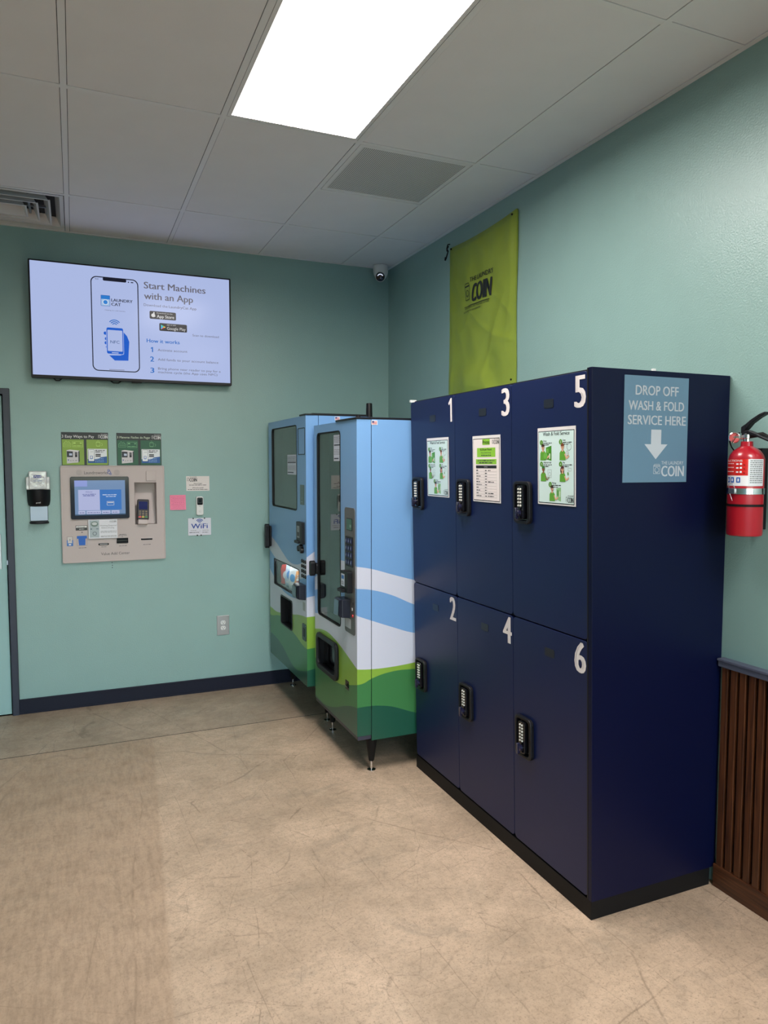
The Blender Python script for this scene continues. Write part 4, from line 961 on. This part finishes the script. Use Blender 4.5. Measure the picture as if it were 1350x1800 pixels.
# ================================================================== FIRE EXTINGUISHER
t = thing('fire_extinguisher', 'red fire extinguisher in a wall bracket, right of the lockers', 'extinguisher', (0, -3.248, 1.338), RZ)
ER = .0565; EY = -.085
C0 = (0, EY, 0)
mb = MB(); mb.lathe([(0, .004), (ER-.010, .0), (ER-.002, .003), (ER, .010), (ER, .262), (ER-.004, .276), (ER-.014, .291), (ER-.030, .302), (.020, .306), (.019, .322), (0, .322)], 48, c=C0); mb.build('cylinder', M_RED, t)
mb = MB(); mb.lathe([(.012, .322), (.012, .332), (.015, .334), (.015, .345), (.010, .350), (0, .350)], 20, c=C0); mb.cyl((0, EY, .336), (-.036, EY-.024, .338), .007); mb.build('valve', M_CHROME, t)
gd = Vector((-.16, -1, 0)).normalized(); gc = Vector((-.030, EY-.026, .336))
mb = MB(); mb.lathe([(0, -.012), (.019, -.012), (.019, .002), (.016, .004), (.016, .001)], 24, c=gc, axis=(.62, -.78, 0)); g = mb.build('gauge', M_CHROME, t)
mb = MB(); mb.lathe([(0, .0015), (.0158, .0015)], 24, c=gc, axis=(.62, -.78, 0)); mb.build('gauge_dial', mat('gauge_face', rgb(190, 90, 90), .2), g)
mb = MB(); 
def lever(pts, w_):
    for (a, b) in zip(pts[:-1], pts[1:]):
        (x0, z0, h0), (x1, z1, h1) = a, b
        V = [(x0, EY-w_, z0), (x0, EY+w_, z0), (x0, EY+w_, z0+h0), (x0, EY-w_, z0+h0), (x1, EY-w_, z1), (x1, EY+w_, z1), (x1, EY+w_, z1+h1), (x1, EY-w_, z1+h1)]
        mb.add(V, [(0, 1, 2, 3), (7, 6, 5, 4), (0, 4, 5, 1), (3, 2, 6, 7), (0, 3, 7, 4), (1, 5, 6, 2)])
lever([(-.018, .350, .022), (.000, .362, .020), (.020, .382, .014), (.050, .400, .012), (.072, .410, .009)], .011); mb.build('squeeze_lever', M_BLACK, t, bevel=.002)
mb = MB(); lever([(-.016, .342, .016), (.010, .346, .014), (.040, .338, .010), (.090, .318, .008), (.105, .308, .008)], .010); mb.build('carry_handle', M_BLACK, t, bevel=.002)
mb = MB(); mb.tube([(-.020, EY-.012, .352), (-.045, EY-.02, .345), (-.060, EY-.014, .325), (-.063, EY+.0, .305), (-.058, EY+.010, .29)], .0022, 6); mb.tube([(-.02, EY-.02, .350), (-.035, EY-.03, .33), (-.03, EY-.034, .318), (-.022, EY-.03, .335)], .0012, 6); mb.build('pull_pin_tether', M_BLACK, t)
mb = MB(); mb.tube([(.012, EY, .340), (.050, EY+.01, .345), (.074, EY+.02, .33), (.078, EY+.035, .29), (.074, EY+.045, .22), (.070, EY+.05, .16), (.066, EY+.055, .13)], .008, 10); mb.cyl((.066, EY+.055, .135), (.060, EY+.055, .095), .009, .012); mb.build('hose', M_RUBBER, t)
mb = MB()
def cyl_fn(r): return lambda a, z, d: ((r+d)*sin(a), EY-(r+d)*cos(a), z)
def arcrect(mb, a0, a1, z0, z1, r, col, n=24):
    V = []
    for i in range(n+1):
        a = radians(a0+(a1-a0)*i/n)
        for z in (z0, z1): V.append((r*sin(a), EY-r*cos(a), z))
    mb.smooth = True; mb.add(V, [(2*i, 2*i+2, 2*i+3, 2*i+1) for i in range(n)], col); mb.smooth = False
r0 = ER+.0004
arcrect(mb, -75, 47, .172, .262, r0, rgb(226, 226, 228)); arcrect(mb, -75, 46, .207, .262, r0+.0003, rgb(206, 36, 30)); arcrect(mb, 47, 104, .172, .262, r0+.0001, rgb(210, 212, 216))
rad = lambda s_: s_/ER
mb.fn = cyl_fn(ER+.0012)
mb.text('INSTRUCTIONS', radians(28), .2535, .0065, 0, WHT, w=radians(92), al='R', bold=.03)
for k, z in enumerate((.246, .233, .219)):
    for q in range(7): mb.rect(radians(-55+q*8), z, radians(-49+q*8), z+.0025, 0, rgb(240, 210, 210))
    mb.rect(radians(-75), z-.007, radians(45), z-.0065, 0, rgb(120, 20, 20))
    mb.line(radians(18), z+.002, radians(36), z-.004, .002, 0, BLK); mb.rect(radians(8), z-.003, radians(16), z+.002, 0, WHT); mb.rect(radians(20), z-.003, radians(27), z+.003, 0, WHT)
for a in (-30, -12, 10): mb.rect(radians(a), .183, radians(a+13), .201, 0, rgb(36, 86, 170)); mb.rect(radians(a+4), .187, radians(a+9), .197, .0003, WHT)
for k in range(12):
    z = .255-k*.0066; rnd = random.Random(k); a = 52
    while a < 97: b = min(98, a+rnd.uniform(3, 9)); mb.rect(radians(a), z, radians(b), z+.0026, 0, rgb(90, 92, 96)); a = b+1.5
mb.fn = None; mb.build('label', M_GLOSSP, t)
mb = MB()
arc_n = 40
def strap(mb, z0, z1, r, a0=-180, a1=180):
    V = []
    for i in range(arc_n+1):
        a = radians(a0+(a1-a0)*i/arc_n)
        for rr_, z in ((r, z0), (r+.0018, z0), (r+.0018, z1), (r, z1)): V.append((rr_*sin(a), EY-rr_*cos(a), z))
    F_2 = []
    for i in range(arc_n):
        for q in range(4): F_2.append((4*i+q, 4*i+(q+1) % 4, 4*i+4+(q+1) % 4, 4*i+4+q))
    mb.smooth = True; mb.add(V, F_2); mb.smooth = False
strap(mb, .144, .164, ER+.0005); mb.build('bracket_strap', M_CHROME, t)
mb = MB(); mb.rbox(-.012, .012, .145, .163, -EY+ER, -EY+ER+.010, .002); mb.tube([(-.012, EY-ER-.008, .163), (-.010, EY-ER-.012, .178), (.006, EY-ER-.012, .180), (.012, EY-ER-.008, .164)], .0014, 6); mb.tube([(-.006, EY-ER-.010, .146), (.008, EY-ER-.014, .122)], .0014, 6)
lt = mb.build('latch', M_STEEL, t, bevel=.001)
mb = MB(); strap(mb, .102, .110, ER+.0004); mb.build('rubber_band', M_RUBBER, t)
mb = MB(); mb.box((-.016, EY+ER-.002, .02), (.016, 0, .30)); mb.box((-.085, EY+.02, .144), (-.055, EY+.028, .164)); mb.build('wall_bracket', M_BLACK, t, bevel=.002)

# ================================================================== VENDING MACHINES
def flag(parent, x, z, d, w_=.033, h_=.022):
    mb = MB(); mb.box((x, -d-.0008, z), (x+w_, -d, z+h_), rgb(225, 225, 228)); e = d+.0011
    for k in range(5): mb.rect(x+.003, z+.003+k*(h_-.006)/5, x+w_-.003, z+.003+(k+.55)*(h_-.006)/5, e, rgb(200, 60, 60))
    mb.rect(x+.003, z+h_*.48, x+w_*.45, z+h_-.003, e+.0003, rgb(40, 50, 110)); return mb.build('flag_sticker', M_PRINT, parent)
def level_leg(parent, x, y, ztop, r0=.030, col=None):
    mb = MB(); mb.lathe([(0, .050), (.013, .050), (.015, .055), (r0, ztop), (0, ztop)], 18); lg = mb.build('leg', M_RUBBER, parent); lg.location = (x, y, 0)
    mb = MB(); mb.lathe([(0, 0), (.022, 0), (.022, .004), (.014, .007), (.006, .009), (.006, .052), (0, .052)], 16); mb.build('levelling_foot', M_CHROME, lg)
    return lg

# ---------- near machine
NX = .690; NF = -.907
fr = lambda pts: [(-.995-y, z) for y, z in pts]
near_front = [
 (fr([(-.99, .915), (-1.10, .965), (-1.25, 1.03), (-1.40, 1.068), (-1.492, 1.077), (-1.60, 1.077), (-1.685, 1.070)]), W_WHITE),
 (fr([(-.99, .842), (-1.15, .88), (-1.35, .935), (-1.491, .959), (-1.60, .963), (-1.685, .958)]), SKY_BLUE),
 (fr([(-.99, .705), (-1.2, .745), (-1.45, .815), (-1.6, .830), (-1.685, .823)]), W_WHITE),
 (fr([(-.99, .610), (-1.11, .633), (-1.237, .640), (-1.356, .627), (-1.469, .604), (-1.576, .577), (-1.685, .549)]), L_GREEN),
 (fr([(-.99, .441), (-1.106, .417), (-1.233, .403), (-1.353, .396), (-1.467, .408), (-1.575, .437), (-1.685, .468)]), M_GREEN),
 (fr([(-.99, .216), (-1.095, .208), (-1.202, .213), (-1.345, .248), (-1.496, .301), (-1.586, .329), (-1.685, .349)]), D_GREEN)]
near_side = [
 ([(-.911, 1.071), (-.827, 1.055), (-.718, 1.022), (-.598, .987), (-.4, .94), (-.1, .92)], W_WHITE),
 ([(-.912, .959), (-.827, .948), (-.718, .915), (-.597, .860), (-.4, .79), (-.1, .76)], SKY_BLUE),
 ([(-.912, .824), (-.827, .791), (-.717, .750), (-.597, .709), (-.4, .68), (-.1, .68)], W_WHITE),
 ([(-.913, .549), (-.828, .541), (-.717, .541), (-.596, .549), (-.4, .57), (-.1, .60)], L_GREEN),
 ([(-.913, .469), (-.874, .472), (-.828, .492), (-.717, .516), (-.596, .516), (-.4, .50), (-.1, .45)], M_GREEN),
 ([(-.909, .349), (-.825, .350), (-.786, .346), (-.719, .333), (-.598, .288), (-.4, .22), (-.1, .15)], D_GREEN)]
MWF = wave_mat('near_machine_front_wrap', 0, 0, .69, near_front); MWS = wave_mat('near_machine_side_wrap', 1, -.913, -.1, near_side)
t = thing('vending_machine', 'near vending machine, blue-and-green wave wrap with tall dark glass and grey keypad panel', 'vending machine', (0, -.995, 0), RZ, 'vending machines beside the lockers')
WN = (.062, .447, .718, 1.755); DV = (.076, .402, .418, .600)
mb = MB(); holed(mb, 0, NX, .200, 1.806, NF, NF+.076, [WN, DV], 0, 1, 2); mb.build('door', [MWF, MWS, M_BLACK], t)
mb = MB(); mb.m = 1; mb.box((0, NF+.080, .170), (NX, -.06, 1.806))
mb.build('cabinet', [MWF, MWS], t, bevel=.0)
MB().box((.004, NF+.0765, .175), (NX-.004, NF+.0795, 1.80)).build('door_seal', M_RUBBER, t)
mb = MB(); mb.box((WN[0]-.01, NF+.0705, WN[2]-.01), (WN[1]+.01, NF+.0745, WN[3]+.01)); mb.build('window_interior', M_DARK, t)
mb = MB(); mb.box((WN[0], NF+.006, WN[2]), (WN[1], NF+.010, WN[3])); mb.build('window_glass', M_GLASS, t)
mb = MB(); mb.ring(rr(WN[0]-.006, WN[1]+.006, WN[2]-.006, WN[3]+.006, .030, 6), rr(WN[0]+.001, WN[1]-.001, WN[2]+.001, WN[3]-.001, .024, 6), -NF, -NF+.002); mb.build('window_gasket', M_RUBBER, t)
mb = MB(); mb.box((0, NF+.004, .178), (NX, NF+.076, .1995)); mb.build('kick_trim', mat('dark_slate_trim', rgb(52, 52, 66), .45), t, bevel=.003)
# control panel
mb = MB(); mb.rbox(.520, .668, .713, 1.362, -NF, -NF+.003, .018); mb.build('control_panel', mat('warm_grey_metal', rgb(104, 100, 98), .4, metal=.4, var=.04), t, bevel=.001)
d = -NF+.003
mb = MB(); mb.rbox(.552, .634, 1.245, 1.308, d, d+.002, .003); dsp = mb.build('display', M_BLACKG, t)
mb = MB(); mb.rect(.556, 1.249, .630, 1.304, d+.0023, rgb(70, 110, 96)); mb.text('0.00', .600, 1.262, .014, d+.0027, rgb(190, 210, 196), w=.024); mb.build('display_digits', M_PRINT, dsp)
mb = MB(); mb.rbox(.545, .642, 1.060, 1.214, d, d+.004, .004); kp = mb.build('keypad', M_BLACK, t)
for i in range(3):
    for j in range(4):
        x, z = .560+i*.0335, 1.192-j*.0365; mb = MB(); mb.rbox(x-.010, x+.010, z-.013, z+.013, d+.004, d+.007, .003, rgb(30, 36, 76), 2); mb.rect(x-.0025, z-.006, x+.0025, z+.006, d+.0073, rgb(180, 190, 230)); mb.build('key', M_PLAST, kp)
mb = MB(); mb.rbox(.531, .634, .928, 1.036, d, d+.028, .004); mb.box((.531, -(d+.045), .928), (.600, -d, .944)); bv = mb.build('bill_validator', M_BLACK, t, bevel=.002)
mb = MB(); mb.rect(.545, .958, .596, 1.022, d+.0286, rgb(206, 214, 226)); mb.rect(.552, .995, .588, 1.014, d+.029, rgb(60, 120, 190)); mb.text('$1', .556, .966, .018, d+.029, DGR, w=.03); mb.build('bill_label', M_PRINT, bv)
mb = MB()
def reader(mb, x0, x1, z0, z1, d0, d1, slope):
    V = [(x0, -d0, z0), (x1, -d0, z0), (x1, -d0, z1), (x0, -d0, z1), (x0, -(d1-.015), z0+.006), (x1, -(d1-.015), z0+.006), (x1, -(d1-.015), z1), (x0, -(d1-.015), z1), (x0+.006, -d1, z0+.012), (x1-.014, -(d1-.002), z0+.012), (x1-.014, -(d1-slope), z1-.004), (x0+.006, -(d1-slope), z1-.004)]
    mb.add(V, [(0, 4, 5, 1), (3, 2, 6, 7), (0, 3, 7, 4), (1, 5, 6, 2), (4, 8, 9, 5), (5, 9, 10, 6), (7, 6, 10, 11), (4, 7, 11, 8), (8, 11, 10, 9)])
reader(mb, .505, .600, .792, .892, d, d+.058, .004); cr = mb.build('card_reader', mat('blue_black_plastic', rgb(24, 28, 42), .35), t, bevel=.003)
mb = MB(); mb.fn = lambda x, z, q: (x, -(d+.0592-.004*max(0, (z-.80)/.09)), z); mb.flat([(.512, .806), (.580, .806), (.580, .884), (.512, .884)], 0, rgb(92, 118, 134)); mb.fn = None; mb.build('reader_face', M_GLOSSP, cr)
mb = MB(); mb.lathe([(0, .006), (.007, .005), (.008, 0)], 14, c=(.640, -d, .812), axis=(0, -1, 0), col=rgb(190, 40, 40)); mb.rbox(.628, .636, .838, .852, d, d+.002, .001, rgb(220, 220, 220), 2); mb.rbox(.640, .652, .868, .882, d, d+.002, .001, rgb(30, 30, 30), 2); mb.build('coin_return_button', M_PLAST, t)
mb = MB(); mb.rect(.520+.008, .738, .612, .788, d+.0004, rgb(190, 192, 196))
for j in range(7):
    for i in range(8): mb.disc(.536+i*.0095, .744+j*.0064, .0015, d+.0008, rgb(110, 112, 116), 5)
mb.build('speaker_grille', M_PRINT, t)
# delivery port
mb = MB(); mb.ring(rr(DV[0]-.012, DV[1]+.018, DV[2]-.014, DV[3]+.014, .040, 8), rr(DV[0]+.014, DV[1]-.012, DV[2]+.014, DV[3]-.012, .028, 8), -NF, -NF+.018); mb.build('delivery_port_rim', M_BLACK, t, bevel=.005, seg=3)
mb = MB(); mb.box((DV[0]+.002, NF+.03, DV[2]+.002), (DV[1]-.002, NF+.036, DV[3]-.002)); mb.build('delivery_flap', M_BLACKG, t)
mb = MB(); mb.box((.520, NF-.001, .404), (.572, NF+.001, .452)); mb.build('service_latch', M_BLACKG, t)
mb = MB(); mb.add([(.522, NF-.0012, .414), (.570, NF-.0012, .414), (.570, NF-.012, .430), (.522, NF-.012, .430)], [(0, 1, 2, 3), (3, 2, 1, 0)]); mb.build('latch_flap', M_STEEL, t)
# handle
def pull(parent, x, z0, z1, d0):
    mb = MB(); mb.rbox(x, x+.070, z0, z1, d0, d0+.012, .018); mb.rbox(x+.012, x+.050, z0-.012, z1+.012, d0+.010, d0+.040, .016); return mb.build('door_handle', M_BLACK, parent, bevel=.005, seg=3)
pull(t, .000, .945, 1.010, -NF)
o = flag(t, 0, 1.779, 0); o.rotation_euler = (0, 0, pi/2); o.location = (NX+.0006, NF+.078, 0)
# top hinge and cable
mb = MB(); mb.box((NX-.30, NF-.006, 1.8065), (NX+.004, NF+.075, 1.816)); mb.cyl((NX-.03, NF+.02, 1.806), (NX-.03, NF+.02, 1.826), .012); mb.box((NX-.05, NF+.07, 1.8065), (NX-.012, -.60, 1.818)); mb.build('top_hinge', M_BLACK, t, bevel=.002)
mb = MB(); mb.cyl((NX-.03, -.70, 1.806), (NX-.03, -.70, 1.815), .006); mb.build('top_screw', M_BLACK, t)
for x, y in ((NX-.035, -.815), (.045, -.815), (NX-.04, -.12), (.045, -.12)): level_leg(t, x, y, .170)
# notices: stickers inside the near window
def window_note(mb_w, mb_h):
    mb = MB(); mb.box((0, -.0008, 0), (mb_w, 0, mb_h), rgb(206, 210, 222)); d = .001
    for k in range(5): mb.scrib(.008, mb_w-.008, mb_h-.014-k*.007, .004, d, rgb(110, 112, 124), k)
    mb.rect(.008, mb_h*.58, mb_w-.008, mb_h*.64, d, rgb(80, 84, 96)); 
    for k in range(4): mb.scrib(.008, mb_w-.012, mb_h*.42-k*.008, .004, d, rgb(130, 132, 142), k+9)
    mb.rect(.008, .010, mb_w*.7, .017, d, rgb(70, 74, 90)); return mb
tag(window_note(.113, .140).build('notice', M_PRINT), 'white printed notice at the top right of the near vending machine window', 'notice', (NF+.0055, -.995-.332, 1.600), RZ)

# ---------- far machine
FX = .880; FF = -.940
ff = lambda pts: [(-y-.094, z) for y, z in pts]
far_front = [
 (ff([(-.094, 1.085), (-.192, 1.071), (-.301, 1.045), (-.449, .998), (-.589, .961), (-.749, .960), (-.876, .986), (-.974, 1.020)]), W_WHITE),
 (ff([(-.094, .985), (-.165, .966), (-.266, .937), (-.45, .89), (-.65, .865), (-.873, .889), (-.974, .918)]), SKY_BLUE),
 (ff([(-.094, .850), (-.16, .825), (-.397, .755), (-.498, .740), (-.637, .737), (-.845, .762), (-.974, .788)]), W_WHITE),
 (ff([(-.094, .578), (-.157, .576), (-.253, .573), (-.376, .585), (-.52, .607), (-.667, .629), (-.818, .655), (-.974, .670)]), L_GREEN),
 (ff([(-.094, .520), (-.155, .525), (-.283, .550), (-.390, .563), (-.53, .55), (-.663, .519), (-.763, .504), (-.888, .481), (-.974, .478)]), M_GREEN),
 (ff([(-.094, .394), (-.166, .394), (-.308, .385), (-.457, .356), (-.598, .312), (-.732, .294), (-.884, .320), (-.974, .345)]), D_GREEN)]
far_side = [([(-.94, 1.03), (-.83, 1.085), (-.5, 1.05), (-.1, .95)], W_WHITE), ([(-.94, .922), (-.83, .945), (-.5, .93), (-.1, .8)], SKY_BLUE), ([(-.94, .79), (-.83, .80), (-.5, .77), (-.1, .7)], W_WHITE),
 ([(-.94, .672), (-.83, .672), (-.5, .65), (-.1, .6)], L_GREEN), ([(-.94, .478), (-.83, .485), (-.5, .50), (-.1, .5)], M_GREEN), ([(-.94, .345), (-.83, .36), (-.5, .34), (-.1, .2)], D_GREEN)]
MFF = wave_mat('far_machine_front_wrap', 0, 0, .88, far_front); MFS = wave_mat('far_machine_side_wrap', 1, -.94, -.1, far_side)
t = thing('vending_machine', 'far vending machine in the corner, wave wrap with small lit window of laundry supplies', 'vending machine', (0, -.060, 0), RZ, 'vending machines beside the lockers')
W1 = (.095, .688, 1.303, 1.820); W2 = (.128, .723, .765, .934); D2 = (.298, .565, .524, .708)
mb = MB(); holed(mb, 0, FX, .248, 1.870, FF, FF+.076, [W1, W2, D2], 0, 1, 2); mb.build('door', [MFF, MFS, M_BLACK], t)
mb = MB(); holed(mb, 0, FX, .205, 1.870, FF+.080, -.06, [(W2[0]-.01, W2[1]+.01, W2[2]-.012, W2[3]+.02)], 1, 1, 2); mb.build('cabinet', [MFF, MFS, mat('white_compartment', (.62, .63, .65), .4)], t)
MB().box((.004, FF+.0765, .21), (FX-.004, FF+.0795, W2[2]-.014)).build('door_seal', M_RUBBER, t)
mb = MB(); mb.box((W2[0]-.01, FF+.135, W2[2]-.012), (W2[1]+.01, FF+.139, W2[3]+.02)); mb.build('compartment_back', mat('silver_panel', (.66, .68, .70), .35), t)
mb = MB(); mb.box((W2[0]+.01, FF+.014, W2[3]-.006), (W2[1]-.01, FF+.026, W2[3]-.001)); mb.build('strip_light', M_STRIP, t)
mb = MB(); mb.box((W1[0]-.01, FF+.0705, W1[2]-.01), (W1[1]+.01, FF+.0745, W1[3]+.01)); mb.build('window_interior', M_DARK, t)
mb = MB(); mb.box((W1[0], FF+.006, W1[2]), (W1[1], FF+.010, W1[3])); mb.build('window_glass', M_GLASS, t, ).__setitem__('label', 'large upper window pane')
mb = MB(); mb.box((W2[0], FF+.006, W2[2]), (W2[1], FF+.010, W2[3])); mb.build('window_glass', M_CLEAR, t).__setitem__('label', 'small lower window pane showing products')
for Wn, r in ((W1, .028), (W2, .010)):
    mb = MB(); mb.ring(rr(Wn[0]-.006, Wn[1]+.004, Wn[2]-.006, Wn[3]+.004, r, 6), rr(Wn[0]+.001, Wn[1]-.001, Wn[2]+.001, Wn[3]-.001, r*.8, 6), -FF, -FF+.002); mb.build('window_gasket', M_RUBBER, t)
d = -FF
mb = MB(); mb.ring(rr(.722, .862, 1.640, 1.800, .008), rr(.727, .862-.002, 1.644, 1.796, .006), d, d+.002); mb.build('panel_recess_edge', M_BLACK, t)
mb = MB(); mb.rbox(.763, .845, 1.340, 1.460, d, d+.002, .003); g = mb.build('display', mat('teal_grey_plate', rgb(70, 92, 92), .3), t)
mb = MB(); mb.text('1', .80, 1.372, .014, d+.0024, WHT); mb.rect(.778, 1.357, .820, 1.360, d+.0024, rgb(150, 170, 170)); mb.build('display_print', M_PRINT, g)
mb = MB(); mb.rbox(.734, .849, 1.105, 1.236, d, d+.020, .004); mb.box((.722, -(d+.03), 1.105), (.80, -d, 1.122)); bv = mb.build('bill_validator', M_BLACK, t, bevel=.002)
mb = MB(); mb.rect(.752, 1.140, .806, 1.212, d+.0206, rgb(150, 156, 160)); mb.rect(.758, 1.15, .800, 1.175, d+.021, DGR); mb.text('$', .774, 1.183, .018, d+.021, DGR); mb.build('bill_label', M_PRINT, bv)
for x, z in ((.756, 1.072), (.790, 1.083), (.812, 1.066)):
    mb = MB(); mb.lathe([(0, .020), (.016, .019), (.018, .014), (.018, 0)], 16, c=(x, -d, z), axis=(0, -1, 0)); mb.build('coin_knob', M_BLACK, t)
for i in range(3):
    for j in range(4):
        mb = MB(); mb.lathe([(0, .006), (.010, .005), (.012, 0)], 12, c=(.790+i*.035, -d, 1.000-j*.030), axis=(0, -1, 0)); mb.build('button', M_BLACK, t)
mb = MB(); reader(mb, .755, .862, .770, .862, d, d+.055, .004); cr = mb.build('card_reader', bpy.data.materials['blue_black_plastic'], t, bevel=.003)
mb = MB(); mb.flat([(.764, .786), (.842, .786), (.842, .852), (.764, .852)], d+.0564, rgb(84, 104, 120)); mb.build('reader_face', M_GLOSSP, cr)
mb = MB(); mb.rect(.800, .700, .850, .752, d+.0006, rgb(176, 182, 184)); mb.build('speaker_grille', M_PRINT, t)
mb = MB(); mb.ring(rr(D2[0]-.006, D2[1]+.006, D2[2]-.006, D2[3]+.006, .022, 6), rr(D2[0]+.002, D2[1]-.002, D2[2]+.002, D2[3]-.002, .018, 6), d, d+.004); mb.build('delivery_port_rim', M_BLACK, t)
mb = MB(); mb.box((D2[0]+.001, FF+.05, D2[2]+.001), (D2[1]-.001, FF+.055, D2[3]-.001)); mb.build('delivery_flap', M_BLACK, t)
mb = MB(); mb.rbox(.795, .868, .520, .622, d, d+.005, .012); lk = mb.build('lock_plate', mat('dark_green_plate', rgb(38, 62, 58), .35), t, bevel=.001)
mb = MB(); mb.rbox(.815, .850, .545, .597, d+.005, d+.007, .004); mb.build('lock_cover', M_BLACK, lk)
pull(t, -.004, 1.010, 1.155, d)
o = flag(t, 0, 1.845, 0); o.rotation_euler = (0, 0, pi/2); o.location = (FX+.0006, FF+.18, 0)
mb = MB(); mb.box((FX-.12, FF-.004, 1.8705), (FX+.006, FF+.05, 1.880)); mb.box((FX-.06, FF+.04, 1.8705), (FX+.0, -.55, 1.884)); mb.build('top_hinge', M_BLACK, t, bevel=.002)
mb = MB(); mb.lathe([(0, 0), (.026, 0), (.026, .006), (.0215, .010), (.019, .095), (.017, .100), (0, .100)], 22); o = mb.build('antenna', M_BLACK, t); o.location = (FX-.19, -.461, 1.870)
for x, y in ((FX-.07, -.79), (.045, -.79), (FX-.06, -.14), (.045, -.14)): level_leg(t, x, y, .205)
tag(window_note(.200, .125).build('notice', M_PRINT), 'white printed notice on the far vending machine upper window', 'notice', (FF+.0055, -.060-.462, 1.518), RZ)

# ---- products in the small lit window
def prod(build_fn, lx, ly, label, name, cat='detergent'):
    mb = MB(); build_fn(mb); o = mb.build(name, M_PLAST, bevel=.004)
    return tag(o, label, cat, (ly, -.060-lx, W2[2]+.0005), (0, 0, -pi/2+radians(38)))
def jug(c1, c2):
    def f(mb):
        mb.prism([(-.045, 0), (.045, 0), (.048, .095), (.032, .125), (.018, .132), (-.036, .130), (-.048, .10)], -.025, .025, c1)
        mb.cyl((0, 0, .129), (0, 0, .150), .016, .014, 14, c2); mb.disc(0, .06, .030, .0256, WHT); mb.text('t', -.010, .045, .03, .0262, c1, bold=.04); return mb
    return f
def pouch(c1, c2, h_=.150, wd=.045):
    def f(mb):
        V = []; Fc = []
        for j, (dd_, ww) in enumerate(((.022, wd), (.026, wd*1.02), (.020, wd*.96), (.004, wd))):
            z = h_*j/3; V += [(-ww, -dd_, z), (ww, -dd_, z), (ww, dd_, z), (-ww, dd_, z)]
        for j in range(3):
            for q in range(4): Fc.append((4*j+q, 4*j+(q+1) % 4, 4*j+4+(q+1) % 4, 4*j+4+q))
        mb.smooth = True; mb.add(V, Fc+[(3, 2, 1, 0), (12, 13, 14, 15)], c1); mb.smooth = False
        mb.disc(0, h_*.5, wd*.6, .028, c2, ez=1.2); mb.rect(-wd*.7, h_*.15, wd*.7, h_*.24, .0285, WHT); mb.rect(-wd*.5, h_*.78, wd*.5, h_*.84, .024, WHT); return mb
    return f
prod(jug(rgb(200, 44, 44), rgb(190, 60, 60), ), .195, FF+.082, 'red detergent jug with round white emblem, leftmost in the small vending window', 'detergent_jug')
prod(pouch(rgb(196, 214, 236), rgb(70, 130, 210), .148), .300, FF+.078, 'pale blue and white soap pouch beside the red jug in the vending window', 'soap_pouch')
prod(pouch(rgb(222, 226, 232), rgb(60, 150, 220), .140, .036), .390, FF+.070, 'white soap pouch with blue spot, middle of the small vending window', 'soap_pouch')
prod(pouch(rgb(214, 140, 70), rgb(240, 210, 150), .125, .040), .500, FF+.082, 'orange dryer-sheet pack in the small vending window', 'dryer_sheet_pack')
def carton(mb): mb.box((-.055, -.03, 0), (.055, .03, .09), rgb(232, 232, 232)); mb.box((-.0552, -.0302, .066), (.0552, .0302, .082), rgb(210, 40, 60)); mb.disc(.01, .035, .022, .0306, rgb(60, 150, 80)); mb.box((-.05, -.025, .0905), (.05, .025, .105), rgb(225, 225, 228)); return mb
prod(carton, .610, FF+.078, 'white carton with red band and green spot at right of the small vending window', 'detergent_carton')
